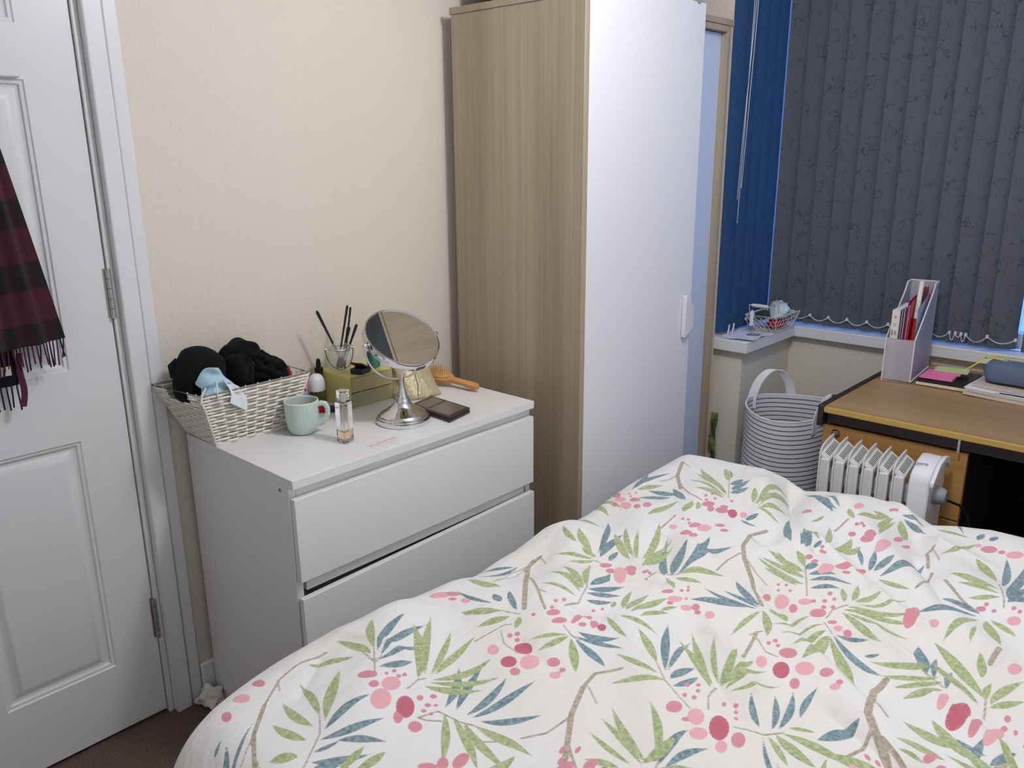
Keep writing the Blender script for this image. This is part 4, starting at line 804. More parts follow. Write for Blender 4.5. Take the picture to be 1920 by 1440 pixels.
wb = thing('wire_basket', 'cream chicken-wire basket with wooden handles in the sill corner', 'basket', (.64, 2.05, ZS))
BX = ((.590, 1.985), (.664, 1.985), (.664, 2.125), (.590, 2.125)); TX = ((.560, 1.945), (.682, 1.945), (.682, 2.150), (.560, 2.150)); ZW = ZS+.066
def wbp(side, u, v):
    a, b_ = BX[side], BX[(side+1) % 4]; c_, d = TX[side], TX[(side+1) % 4]
    p = Vector((a[0]+(b_[0]-a[0])*u, a[1]+(b_[1]-a[1])*u, ZS+.003)); q = Vector((c_[0]+(d[0]-c_[0])*u, c_[1]+(d[1]-c_[1])*u, ZW)); return p.lerp(q, v)
MB().tube([wbp(i, 0, 1) for i in range(4)], .0022, 7, closed=True).build('top_wire', M['wire_white'], wb, smooth=60)
MB().tube([wbp(i, 0, 0) for i in range(4)], .0020, 7, closed=True).build('bottom_wire', M['wire_white'], wb, smooth=60)
for i in range(4): MB().tube([wbp(i, 0, 0), wbp(i, 0, 1)], .0018, 6).build('corner_wire', M['wire_white'], wb)
hx = MB()
for side in range(4):
    nu = 8 if side % 2 else 5; nv = 4
    for j in range(nv):
        for i in range(nu+1):
            u0 = (i+(.5 if j % 2 else 0))/nu; v0 = j/nv
            def cl_(u, v): return wbp(side, min(1, max(0, u)), min(1, max(0, v)))
            if 0 <= u0 <= 1:
                hx.tube([cl_(u0, v0), cl_(u0, v0+.1)], .0009, 4)
                hx.tube([cl_(u0, v0+.1), cl_(u0+.5/nu, v0+.25)], .0009, 4); hx.tube([cl_(u0, v0+.1), cl_(u0-.5/nu, v0+.25)], .0009, 4)
hx.build('chicken_wire', M['wire_white'], wb)
for side in (0, 2):
    p0, p1 = wbp(side, .15, 1), wbp(side, .85, 1); o = Vector((0, -.012, .040)) if side == 0 else Vector((0, .020, -.012))
    hw = MB().tube([p0, p0+o, p1+o, p1], .0018, 6).build('handle_wire', M['wire_white'], wb)
    MB().tube([p0.lerp(p1, .15)+o, p0.lerp(p1, .5)+o, p0.lerp(p1, .85)+o], [.006, .007, .006], 12).build('grip', M['wire_white'], hw, smooth=40)
MB().prism([(0, 0), (.014, 0), (.014, .052), (.007, .060), (0, .052)], 0, .0012, Matrix.Translation((.588, 1.928, ZS+.030)) @ Matrix.Rotation(math.pi/2, 4, 'X')).build('swing_tag', M['paper'], wb)
tag(MB().sphere((.632, 2.070, ZS+.026), (.028, .066, .021), 18, 10, fn=lump(3, .08)).build('red_packet', M['red'], smooth=180), 'dark red packet lying inside the wire basket', 'packet')
tag(MB().sphere((.600, 2.010, ZS+.060), (.022, .042, .016), 18, 10, fn=lump(9, .15)).build('green_cloth', mat('bottle_green_cloth', (34, 62, 50), rough=.8), smooth=180), 'dark green crumpled cloth poking out of the wire basket', 'cloth')
M['bagfilm'] = mat('pale_plastic_film', (196, 208, 216), rough=.25, spec=.5, bump=(40, .8, 3, .01))
tag(MB().sphere((0, 0, 0), (.038, .058, .030), 40, 24, fn=lump2(21, .17, 3.2), T=TR((.642, 2.062, ZS+.074), .5, math.radians(14))).build('plastic_bag', M['bagfilm'], smooth=180), 'crumpled pale blue plastic bag on top of the wire basket', 'bag')

# ================================================================== DESK THINGS
mf = thing('magazine_file', 'white mesh magazine file standing at the back of the desk', 'magazine file', (1.15, 1.98, DT))
ux = Vector((.085, .013, 0)); uy = Vector((-.020, .255, 0)); o_ = Vector((1.103, 1.857, DT+.0012))
def MF(a, b_, z): return o_+ux*a+uy*b_+Vector((0, 0, z))
t = .03
def slab(pts, off):
    n = len(pts); vs = [tuple(p) for p in pts]+[tuple(p+off) for p in pts]
    return MB().add(vs, [tuple(range(n-1, -1, -1)), tuple(range(n, 2*n))]+[(i, (i+1) % n, (i+1) % n+n, i+n) for i in range(n)])
sidep = [(0, 0), (1, 0), (1, .300), (.86, .312), (.72, .300), (.62, .262), (.5, .235), (0, .140)]
sidep = [(0, 0), (1, 0), (1, .302), (.80, .302), (.70, .274), (0, .142)]
for a in (0, 1): slab([MF(a, q, z) for q, z in sidep], ux*(.014 if a == 0 else -.014)).build('mesh_side', M['meshmetal'], mf)
slab([MF(0, 0, 0), MF(1, 0, 0), MF(1, 0, .142), MF(0, 0, .142)], uy*.006).build('mesh_front', M['meshmetal'], mf)
slab([MF(0, 1, 0), MF(1, 1, 0), MF(1, 1, .302), MF(0, 1, .302)], uy*-.006).build('mesh_back', M['meshmetal'], mf)
slab([MF(0, 0, .001), MF(1, 0, .001), MF(1, 1, .001), MF(0, 1, .001)], Vector((0, 0, .002))).build('base', M['wire_white'], mf)
MB().tube([MF(0, 0, .142), MF(1, 0, .142), MF(1, .70, .274), MF(1, .80, .302), MF(1, 1, .302), MF(0, 1, .302), MF(0, .80, .302), MF(0, .70, .274)], .0028, 7, closed=True).build('top_rim', M['wire_white'], mf, smooth=60)
MB().tube([MF(0, 0, .004), MF(1, 0, .004), MF(1, 1, .004), MF(0, 1, .004)], .0034, 7, closed=True).build('base_rim', M['wire_white'], mf, smooth=60)
for a in (0, 1): MB().tube([MF(a, 0, .004), MF(a, 0, .142)], .0022, 6).build('corner_rod', M['wire_white'], mf)
def sheet_in(a0, a1, q0, q1, z1, z1b, m, name, label, cat, lean=0.):
    p = [MF(a0, q0, .004), MF(a0, q1, .004), MF(a0+lean, q1, z1b), MF(a0+lean, q0, z1)]
    o = slab(p, ux*(a1-a0)).build(name, m, bevel=.0006); return tag(o, label, cat)
bk1 = thing('book', 'white paperback book at the outer side of the magazine file', 'book', tuple(MF(.1, .3, .004)))
slab([MF(.05, .10, .004), MF(.05, .80, .004), MF(.05, .80, .232), MF(.05, .10, .232)], ux*.03).build('cover', M['book_w'], bk1)
slab([MF(.29, .10, .004), MF(.29, .80, .004), MF(.29, .80, .232), MF(.29, .10, .232)], ux*.03).build('cover', M['book_w'], bk1)
slab([MF(.08, .12, .006), MF(.08, .79, .006), MF(.08, .79, .230), MF(.08, .12, .230)], ux*.21).build('pages', M['paper'], bk1)
slab([MF(.05, .094, .004), MF(.05, .10, .004), MF(.05, .10, .232), MF(.05, .094, .232)], ux*.27).build('spine', M['book_w'], bk1)
for z0, z1, a0, a1 in ((.205, .213, .15, .21), (.186, .188, .11, .25), (.180, .182, .13, .23), (.148, .166, .09, .15), (.150, .164, .19, .25)):
    slab([MF(a0, .0925, z0-.0), MF(a1, .0925, z0), MF(a1, .0925, z1), MF(a0, .0925, z1)], uy*.001).build('spine_print', M['print_grey'], bk1)
sheet_in(.36, .40, .12, .95, .236, .236, M['print_grey'], 'document_folder', 'grey folder next to the white book in the magazine file', 'folder')
sheet_in(.43, .46, .10, .95, .240, .255, M['folder_lilac'], 'document_folder', 'lilac plastic folder in the middle of the magazine file', 'folder', .03)
sheet_in(.50, .53, .12, .97, .262, .285, M['folder_pink'], 'document_folder', 'magenta folder rising behind the lilac one in the magazine file', 'folder', .04)
sheet_in(.56, .585, .08, .95, .250, .270, M['folder_lilac'], 'document_folder', 'pale pink plastic folder leaning on the red one', 'folder', .05)
sheet_in(.62, .66, .10, .97, .262, .285, M['folder_red'], 'document_folder', 'red folder beside the white tube in the magazine file', 'folder', .02)
sheet_in(.90, .91, .10, .98, .24, .290, M['folder_clear'], 'document_folder', 'clear bluish plastic wallet at the inner side of the magazine file', 'folder', .0)
sheet_in(.93, .945, .60, .98, .275, .305, M['folder_pink'], 'document_folder', 'crimson sheet corner at the top back of the magazine file', 'folder', .02)
tbm = thing('glitter_tube', 'slim tube with white upper half and red glitter lower half', 'tube', tuple(MF(.72, .16, .005)))
ta, tb_ = MF(.78, .10, .010), MF(.78, .34, .322); tm = ta.lerp(tb_, .62)
MB().tube([ta, tm], .0075, 14).build('glitter_half', mat('red_glitter', (196, 44, 56), rough=.25, metal=.3, var=(220, .7)), tbm, smooth=40)
MB().tube([tm, tb_], .0075, 14).build('white_half', M['book_w'], tbm, smooth=40)

nb = thing('notebook', 'black covered notebook with cream pages under the sticky notes', 'notebook', (1.275, 1.98, DT))
NX = Matrix.Translation((1.203, 1.875, DT)) @ Matrix.Rotation(math.radians(1), 4, 'Z')
MB().box(0, 0, .0005, .148, .210, .0025, NX).build('back_cover', M['black'], nb)
MB().box(.002, .001, .0025, .147, .208, .013, NX).build('pages', M['paper_cream'], nb)
MB().box(0, 0, .013, .148, .210, .0155, NX).build('front_cover', M['black'], nb)
def pad(x, y, w, h, th, z, rz, m, label):
    tag(MB().box(0, 0, 0, w, h, th, TR((x, y, z), math.radians(rz))).build('sticky_notes', m, bevel=.0005), label, 'sticky notes', 'sticky note pads on the notebook')
zz = DT+.0158
pad(1.208, 1.912, .092, .110, .003, zz, 3, M['greennote'], 'lime green note pad squeezed under the lower pink pad')
pad(1.204, 1.905, .096, .115, .005, zz+.0032, 2, M['pinknote'], 'wide pink sticky note pad on the black notebook')
pad(1.224, 1.960, .085, .090, .004, zz+.0084, 10, M['pinknote'], 'second pink sticky pad lying directly under the top lime sheet')
pad(1.226, 1.985, .098, .075, .0012, zz+.0126, 8, M['greennote'], 'topmost lime green sticky sheet on the pink pads')

for k, (x, y, th, m, lab) in enumerate(((1.352, 1.845, .006, M['paper_old'], 'buff paper bundle at the bottom of the pile under the pencil case'), (1.350, 1.862, .004, M['paper_old'], 'second buff folder in the pile under the pencil case'),
                                        (1.346, 1.875, .003, M['paper'], 'white printed sheets with dark heading under the pencil case'), (1.358, 1.905, .005, M['paper_old'], 'grey-brown folder directly beneath the pencil case'))):
    zz2 = DT+.0005+(0, .0075, .0125, .0165)[k]
    st_ = MB(); st_.grid(lambda u, v: (x+.30*u+.010*v, y+.21*v-.012*math.sin(u*2)*.6, zz2+th+.004*(1-u)**3*(1-v)), 10, 6, th)
    o = tag(st_.build('paper_pile', m, smooth=40), lab, 'papers')
    if k == 2:
        MB().box(1.435, 1.870, zz2+th+.0006, 1.60, 1.885, zz2+th+.0012).build('printed_heading', M['print_dark'], o)
        MB().box(1.37, 1.8915, zz2+th+.0022, 1.60, 1.893, zz2+th+.0027).build('printed_line', M['print_grey'], o)
pcs = thing('pencil_case', 'blue-grey canvas pencil case with open yellow zip on the papers', 'pencil case', (1.49, 1.99, DT+.024))
zc = DT+.0225
PCB = MB().sphere((1.492, 1.985, zc+.038), (.124, .052, .034), 44, 22, fn=lambda p: (1/max(abs(p.x), abs(p.y), abs(p.z)))**.62*(1+.02*math.sin(9*p.x)))
PCB.build('pouch', M['pencilcase'], pcs, smooth=180)
def zl(k, s): 
    t = k/24; return (1.362+.262*t, 2.012+.018*math.sin(t*3.1)*s-.006, zc+.0730+.004*math.sin(t*6.2)-(.010 if s < 0 else .0)*math.sin(t*3.1))
for s_ in (1, -1):
    zt_ = MB().tube([zl(k, s_) for k in range(25)], .0038, 6, flat=.45).build('zip_tape', M['zip'], pcs, smooth=60)
    tz = MB()
    for k in range(2, 24): 
        q = zl(k, s_); tz.box(q[0]-.0018, q[1]-.0035*s_-.002, q[2]-.0005, q[0]+.0018, q[1]-.0035*s_+.002, q[2]+.003)
    tz.build('zip_teeth', M['zip'], zt_)
MB().tube([(1.374, 2.020, zc+.0735), (1.346, 1.990, zc+.050), (1.318, 1.962, zc+.026)], [.005, .004, .0025], 6, flat=.4).build('zip_end', M['zip'], pcs, smooth=60)
# ================================================================== ON THE CHEST OF DRAWERS
ZD = .780
# ---- wicker basket
wk = thing('wicker_basket', 'white woven paper-rope basket filled with clothes on the chest of drawers', 'basket', (.10, .10, ZD))
KB = ((.018, .004), (.172, .002), (.180, .205), (.022, .205)); KT = ((.006, -.066), (.200, -.038), (.196, .262), (.006, .262)); KH = .140
def kp(side, u, v):
    a, b_ = KB[side], KB[(side+1) % 4]; c_, d = KT[side], KT[(side+1) % 4]
    p = Vector((a[0]+(b_[0]-a[0])*u, a[1]+(b_[1]-a[1])*u, ZD+.003)); q = Vector((c_[0]+(d[0]-c_[0])*u, c_[1]+(d[1]-c_[1])*u, ZD+KH)); return p.lerp(q, v)
knorm = [Vector((0, -1, .4)).normalized(), Vector((1, 0, .15)).normalized(), Vector((0, 1, .35)).normalized(), Vector((-1, 0, .1)).normalized()]
wv = MB(); NR = 16
for j in range(NR):
    v = (j+.6)/(NR+.3); P = []
    for side in range(4):
        ns = 9 if side % 2 else 6; n = ns*6
        for i in range(n):
            u = i/n; hole = side in (0, 2) and .28 < u < .72 and .78 < v < .97
            P.append((kp(side, u, v)+knorm[side]*(.0042*math.sin(math.pi*(u*ns+.5)+math.pi*(j % 2))*min(1, 6*min(u, 1-u)+.2)), hole))
    run = []; N = len(P); start = next((k for k in range(N) if P[k][1]), None)
    if start is None: wv.tube([p for p, _ in P], .0029, 6, closed=True)
    else:
        for k in range(N+1):
            p, hole = P[(start+k) % N]
            if hole or k == N:
                if len(run) > 2: wv.tube(run, .0029, 6)
                run = []
            else: run.append(p)
o = wv.build('weave', M['wicker'], wk, smooth=60); o['kind'] = 'stuff'
for side in range(4):
    ns = 9 if side % 2 else 6
    for i in range(ns):
        u = (i+.5)/ns; hole = side in (0, 2) and .28 < u < .72
        MB().tube([kp(side, u, 0), kp(side, u, .78 if hole else 1.03)], .0017, 5).build('stake', M['wicker'], wk)
for side in range(4): MB().tube([kp(side, 0, 0), kp(side, 0, 1)], .0030, 6).build('corner_post', M['wicker'], wk)
MB().tube([kp(i, 0, 1) for i in range(4)], .0024, 7, closed=True).build('rim_wire', M['rim_wire'], wk, smooth=60)
MB().tube([kp(i, 0, .0) for i in range(4)], .0030, 6, closed=True).build('base_rope', M['wicker'], wk, smooth=60)
MB().add([tuple(kp(i, 0, .02)) for i in range(4)]+[tuple(kp(i, 0, .04)) for i in range(4)], [(3,2,1,0),(4,5,6,7),(0,1,5,4),(1,2,6,5),(2,3,7,6),(3,0,4,7)]).build('floor_panel', M['wicker'], wk)
lin_ = MB(); lin_.grid(lambda u, v: tuple(kp(1, .04+.92*u, .25+.66*v)-knorm[1]*(.009+.004*math.sin(6*u+3*v))), 10, 6, .002); lin_.build('lining', M['lilac_lining'], wk, smooth=60)
# ---- contents of the basket
cp = thing('black_hat', 'black fabric cap standing up at the door end of the basket', 'hat', (.07, .0, .83))
MB().sphere((0, 0, 0), (.046, .060, .072), 36, 24, fn=lambda p: (1/max(abs(p.y), abs(p.z), abs(p.x)))**.28*lump(4, .05, 1.5)(p), T=TR((.098, .014, .938), 0, math.radians(-20))).build('crown', M['blackcap'], cp, smooth=180)
MB().tube([(.088, -.030, .985), (.088, -.010, .998), (.090, .018, 1.010), (.094, .044, 1.006), (.097, .062, .996)], [.003, .006, .006, .006, .003], 8, flat=.5).build('seam_band', M['blackcap'], cp, smooth=60)
MB().tube([(.085, -.050, .948), (.078, -.044, .975), (.080, -.030, .992)], [.002, .009, .003], 8, flat=.5).build('peak', M['blackcap'], cp, smooth=60)
MB().box(.094, .000, 1.0085, .102, .016, 1.0115).build('label', M['label'], cp)
def knit(seed, c_, r, amp, rz=0): return MB().sphere((0, 0, 0), r, 44, 28, fn=lump2(seed, amp), T=TR(c_, rz))
jm = thing('black_jumper', 'bunched black jersey in the middle of the wicker basket', 'clothing', (.09, .115, .88))
knit(14, (.092, .112, .945), (.052, .052, .064), .14).build('body', M['blackcloth'], jm, smooth=180)
knit(17, (.080, .134, .970), (.046, .050, .040), .14).build('fold', M['blackcloth'], jm, smooth=180)
gl = thing('knitted_sleeve', 'rumpled black knitted sleeve spilling to the mirror end of the basket', 'clothing', (.095, .2, .88))
knit(33, (.100, .198, .916), (.056, .050, .044), .14).build('sleeve', M['blackcloth'], gl, smooth=180)
for k, (y, z, r) in enumerate(((.176, .962, .019), (.199, .954, .019), (.215, .945, .018), (.230, .934, .017), (.241, .920, .016))):
    knit(40+k, (.088, y, z-.008), (.036, r*1.1, r*1.1), .16).build('fold', M['blackcloth'], gl, smooth=180)
fm = thing('face_mask', 'crumpled pale blue face mask on the black clothes in the basket', 'face mask', (.15, .06, .90))
def mk(u, v):
    a = (u-.5); b_ = (v-.5)
    return (.194-.040*max(0, v-.45)+.006*math.sin(9*u+2*v)+.005*math.sin(13*v+3*u)-.12*a*a, .018+.090*a*(1-.25*v)+.006*math.sin(5*v), .912+.072*v-.18*a*a*v+.006*math.sin(7*u+1)*v)
g_ = MB(); g_.grid(mk, 22, 18, .0022); g_.build('blue_side', M['mask'], fm, smooth=50)
g_ = MB(); g_.grid(lambda u, v: (.206-.01*v+.003*math.sin(7*u+3*v), .030+.040*u+.006*math.sin(4*v), .892+.058*v-.028*u), 8, 8, .0022); g_.build('white_side', M['mask_w'], fm, smooth=50)
MB().tube([(.186, -.016, .935), (.202, -.034, .925), (.210, -.044, .908), (.207, -.036, .892)], .0016, 6).build('ear_loop', M['mask_w'], fm, smooth=60)
MB().tube([(.192, .010, .948), (.206, .002, .935), (.210, .000, .910), (.205, .006, .893)], .0016, 6).build('ear_loop', M['mask_w'], fm, smooth=60)
tag(knit(52, (.110, .240, .902), (.026, .020, .022), .06).build('red_cloth', M['red'], smooth=180), 'small piece of red cloth inside the mirror end of the wicker basket', 'cloth')
sc_ = thing('sock_ball', 'balled red and pale blue cloth lying beside the wicker basket', 'cloth', (.085, .296, ZD))
knit(61, (.078, .296, ZD+.066), (.030, .020, .022), .08).build('red_part', M['red'], sc_, smooth=180)
knit(62, (.092, .292, ZD+.036), (.034, .022, .034), .06).build('blue_part', M['bluecloth'], sc_, smooth=180)

# ---- mug
def mugmat():
    m = mat('sage_embossed_glaze', (178, 203, 196), rough=.35, spec=.45); nt = m.node_tree; b = nt.nodes['Principled BSDF']
    tc = nt.nodes.new('ShaderNodeTexCoord'); v = nt.nodes.new('ShaderNodeTexVoronoi'); v.inputs['Scale'].default_value = 250; v.inputs['Randomness'].default_value = .25
    nt.links.new(tc.outputs['Object'], v.inputs['Vector'])
    r = nt.nodes.new('ShaderNodeValToRGB'); r.color_ramp.elements[0].color = lin((168, 196, 188))+(1,); r.color_ramp.elements[1].color = lin((204, 222, 214))+(1,); r.color_ramp.elements[1].position = .6
    nt.links.new(v.outputs['Distance'], r.inputs[0]); nt.links.new(r.outputs[0], b.inputs['Base Color'])
    bp = nt.nodes.new('ShaderNodeBump'); bp.inputs['Strength'].default_value = .4; bp.inputs['Distance'].default_value = .001; nt.links.new(v.outputs['Distance'], bp.inputs['Height']); nt.links.new(bp.outputs[0], b.inputs['Normal'])
    return m
MC = (.240, .203)
mg = thing('mug', 'pale sage green textured mug beside the wicker basket', 'mug', (MC[0], MC[1], ZD)); mm_ = mugmat()
MB().lathe([(.0001, 0), (.026, 0), (.032, .004), (.0385, .018), (.0415, .040), (.0425, .075), (.0432, .084), (.0412, .0845), (.0402, .084), (.0395, .06)], 40, TR((MC[0], MC[1], ZD+.0005))).build('cup', mm_, mg, smooth=50)
MB().lathe([(.0395, .06), (.0385, .030), (.034, .012), (.0001, .009)], 40, TR((MC[0], MC[1], ZD+.0005))).build('inside', M['mug_in'], mg, smooth=50)
MB().lathe([(.0436, .0838), (.0425, .0862), (.0408, .0862), (.0400, .0838)], 40, TR((MC[0], MC[1], ZD+.0005)), closed=True).build('rim', M['mug_in'], mg, smooth=60)
ha = math.radians(42); hdv = Vector((math.cos(ha), math.sin(ha), 0)); hc = Vector((MC[0], MC[1], ZD))
MB().tube([hc+hdv*r_+Vector((0, 0, z)) for r_, z in ((.041, .074), (.050, .079), (.060, .077), (.066, .066), (.066, .052), (.060, .038), (.050, .028), (.040, .022))], [.0045, .0055, .0055, .005, .005, .005, .0055, .005], 10, flat=1.3).build('handle', mm_, mg, smooth=60)

# ---- perfume bottle
PQ = TR((.378, .233, ZD), math.radians(8))
pf = thing('perfume_bottle', 'square clear glass perfume bottle with a little peach liquid left', 'bottle', (.378, .233, ZD))
MB().box(-.0145, -.0155, .0005, .0145, .0155, .1035, PQ).build('glass_body', M['glass'], pf, bevel=.002)
MB().box(-.0105, -.0115, .0065, .0105, .0115, .0290, PQ).build('liquid', M['perfume'], pf, bevel=.001)
MB().box(-.0115, -.012, .1075, .0115, .012, .134, PQ).build('cap', M['glass'], pf, bevel=.002)
MB().lathe([(.0001, .1036), (.0065, .1036), (.0065, .124), (.0001, .124)], 14, PQ).build('collar', M['mug_in'], pf, smooth=40)

# ---- business card
bc = thing('business_card', 'white card printed in orange near the front edge of the chest', 'card', (.455, .29, ZD))
CQ = TR((.462, .295, ZD), math.radians(94)); MB().box(-.046, -.022, .0003, .046, .026, .0008, CQ).build('card', M['white_lam'], bc)
text('lettering', 'RaniOnNails', .0165, M['print_orange'], CQ @ Matrix.Translation((-.001, .012, .00095)), bc)
MB().box(-.034, -.0015, .0009, .040, .0003, .00095, CQ).build('printed_line', M['print_pale'], bc)
MB().box(-.020, -.0115, .0009, .026, -.0100, .00095, CQ).build('printed_line', M['print_pale'], bc)

# ---- roll-on deodorant
dd = thing('roll_on_bottle', 'clear roll-on deodorant bottle with white domed cap', 'bottle', (.092, .350, ZD)); DQ = TR((.092, .350, ZD))
MB().lathe([(.0001, .0005), (.018, .0005), (.0215, .004), (.0215, .040), (.0215, .052), (.0001, .052)], 28, DQ).build('body', M['amber'], dd, smooth=40)
MB().lathe([(.0215, .0525), (.0235, .053), (.0240, .058), (.0238, .070), (.0215, .084), (.016, .0935), (.008, .0985), (.0001, .0995)], 28, DQ).build('cap', M['white_pl'], dd, smooth=50)
# ---- dropper bottle
db = thing('dropper_bottle', 'small olive glass dropper bottle with black pipette top', 'bottle', (.040, .402, ZD)); DQ = TR((.036, .398, ZD))
MB().lathe([(.0001, .0005), (.0165, .0005), (.0165, .066), (.011, .078), (.011, .084), (.0001, .084)], 24, DQ).build('body', M['amber'], db, smooth=40)
MB().lathe([(.0125, .0845), (.0125, .098), (.007, .099), (.0068, .112), (.0055, .121), (.0025, .1245), (.0001, .125)], 20, DQ).build('pipette_top', M['black'], db, smooth=40)
# small red-capped tubes tucked behind the mug
lt = thing('lip_balm', 'small red tube with dark end lying behind the mug handle', 'tube', (.150, .345, ZD))
MB().tube([(.128, .330, ZD+.010), (.150, .352, ZD+.010)], .0095, 14).build('tube', M['red'], lt, smooth=40)
MB().tube([(.1505, .3525, ZD+.010), (.166, .368, ZD+.010)], .0095, 14).build('cap', M['navy'], lt, smooth=40)

# ---- yellow organiser with two drawers
OX0, OX1, OY0, OY1, OZ = .022, .172, .405, .555, ZD
og = thing('drawer_organiser', 'translucent yellow-green plastic organiser box with two clear drawers', 'organiser', ((OX0+OX1)/2, (OY0+OY1)/2, OZ))
MB().box(OX0, OY0, OZ+.0005, OX1-.002, OY0+.003, OZ+.088).build('side_wall', M['yellow_pl'], og, bevel=.001)
MB().box(OX0, OY1-.003, OZ+.0005, OX1-.002, OY1, OZ+.088).build('side_wall', M['yellow_pl'], og, bevel=.001)
MB().box(OX0, OY0+.003, OZ+.0005, OX0+.003, OY1-.003, OZ+.088).build('back_wall', M['yellow_pl'], og)
for z in (.0005, .044, .0862): MB().box(OX0+.003, OY0+.003, OZ+z, OX1-.004, OY1-.003, OZ+z+.0022).build('shelf', M['yellow_pl'], og)
for z in (.005, .048):
    d = MB().box(OX1-.003, OY0+.002, OZ+z-.003, OX1, OY1-.002, OZ+z+.0375).build('drawer', M['clear_pl'], og, bevel=.001)
    MB().box(OX0+.012, OY0+.006, OZ+z, OX1-.003, OY0+.008, OZ+z+.033).build('drawer_side', M['clear_pl'], d)
    MB().box(OX0+.012, OY1-.008, OZ+z, OX1-.003, OY1-.006, OZ+z+.033).build('drawer_side', M['clear_pl'], d)
    MB().tube([(OX1+.002, OY0+.012, OZ+z+.002), (OX1+.003, OY0+.009, OZ+z+.018), (OX1+.002, OY0+.012, OZ+z+.034)], .0018, 6).build('drawer_edge', M['glass'], d, smooth=60)
def inside(c_, r, m, seed, label, name):
    tag(MB().sphere(c_, r, 16, 10, fn=lump(seed, .10, 3)).build(name, m, smooth=180), label, 'cosmetics')
inside((.140, .440, OZ+.025), (.022, .022, .015), M['hair_black'], 5, 'black round compact in the bottom organiser drawer', 'compact')
inside((.130, .505, OZ+.022), (.028, .028, .012), M['palette_win'], 6, 'grey-brown pouch in the bottom organiser drawer', 'cosmetic_pouch')
inside((.130, .47, OZ+.066), (.030, .050, .013), M['brushwood'], 7, 'brown cosmetic packet in the upper organiser drawer', 'cosmetic_packet')
tag(MB().box(.052, .4095, OZ+.052, .110, .424, OZ+.076).build('dark_box', M['palette'], bevel=.002), 'small dark box pressed against the organiser side wall', 'box')
# ---- things on the organiser
ZO = OZ+.0886
JC = (.092, .432)
jr = thing('glass_jar', 'small clear glass jar with wire handle holding makeup brushes', 'jar', (JC[0], JC[1], ZO)); JQ = TR((JC[0], JC[1], ZO+.0003))
MB().lathe([(.0001, 0), (.026, 0), (.031, .004), (.036, .020), (.036, .048), (.030, .064), (.029, .070), (.032, .075), (.030, .0755), (.0275, .071), (.0285, .064), (.0345, .047), (.0345, .021), (.030, .007), (.0001, .005)], 32, JQ).build('glass', M['clear'], jr, smooth=50)
MB().lathe([(.0318, .067), (.0330, .0685), (.0318, .070), (.0308, .0685)], 32, JQ, closed=True).build('neck_wire', M['steel'], jr, smooth=60)
dv = Vector((.45, .9, 0)).normalized(); jc = Vector((JC[0], JC[1], ZO))
hp_ = [jc+dv*(.036*math.cos(a))+Vector((.020*math.sin(a), -.010*math.sin(a), .068-.058*math.sin(a))) for a in [math.pi*k/16 for k in range(17)]]
hp_ = [p+(p-jc).normalized()*.006 for p in hp_]
MB().tube(hp_, .0012, 6).build('wire_handle', M['black'], jr, smooth=60)
for s_ in (1, -1): MB().lathe([(.0001, -.003), (.004, -.003), (.004, .003), (.0001, .003)], 10, Matrix.Translation(jc+dv*(.037*s_)+Vector((0, 0, .068))) @ frame((0, 0, 0), dv)).build('handle_eye', M['steel'], jr, smooth=40)
def brush(name, label, foot, tip, r, fer=.35, m=None, head=True):
    f, t_ = Vector(foot), Vector(tip); root = thing(name, label, 'brush', foot, 'makeup brushes in the glass jar')
    MB().tube([f.lerp(t_, q) for q in (fer, fer+.1, .85, .97, 1)], [r*.8, r*.75, r*1.0, r*1.1, r*.5], 10).build('handle', m or M['lacq'], root, smooth=60)
    MB().tube([f.lerp(t_, .20), f.lerp(t_, fer)], [r*1.0, r*.8], 10).build('ferrule', M['silver'], root, smooth=60)
    if head: MB().tube([f.lerp(t_, 0), f.lerp(t_, .06), f.lerp(t_, .20)], [r*.6, r*1.5, r*1.0], 10).build('bristles', M['hair_black'], root, smooth=60)
zf = ZO+.008
brush('makeup_brush', 'black brush leaning far towards the door out of the jar', (.098, .446, zf), (.086, .371, 1.052), .0042, .45)
brush('makeup_brush', 'tallest black brush standing upright in the jar', (.090, .424, zf), (.098, .466, 1.056), .0034, .35)
brush('makeup_brush', 'slim black brush crossing just behind the tallest one', (.088, .449, zf), (.090, .482, 1.048), .0030, .35)
brush('makeup_brush', 'short black brush leaning towards the mirror', (.102, .428, zf), (.104, .490, .999), .0042, .55, head=False)
brush('makeup_brush', 'stubby brush with wide silver band in the jar middle', (.086, .438, zf), (.110, .458, .998), .0050, .62, M['black'])
cn = thing('compact_case', 'black flip compact lying open on the organiser', 'compact', (.145, .465, ZO)); CQ2 = TR((.146, .462, ZO+.0004), math.radians(20))
MB().box(-.020, -.022, 0, .020, .022, .016, CQ2).build('tray', M['navy'], cn, bevel=.002)
MB().box(-.020, -.003, 0, .020, .003, .050, CQ2 @ Matrix.Translation((0, .024, .008)) @ Matrix.Rotation(math.radians(62), 4, 'X')).build('lid', M['black'], cn, bevel=.002)
tb2 = thing('teal_bottle', 'little teal glass bottle standing behind the round mirror', 'bottle', (.128, .522, ZO)); TQ = TR((.128, .524, ZO+.0004), math.radians(15))
MB().box(-.011, -.019, 0, .011, .019, .052, TQ).build('body', M['teal_gl'], tb2, bevel=.004)
MB().lathe([(.0001, .0522), (.007, .0522), (.007, .072), (.0001, .072)], 14, TQ).build('cap', M['white_pl'], tb2, smooth=40)
text('lettering', 'eye', .014, M['print_white'], TQ @ Matrix.Translation((.0114, 0, .034)) @ Matrix.Rotation(math.pi/2, 4, 'Z') @ Matrix.Rotation(math.pi/2, 4, 'X'), tb2)

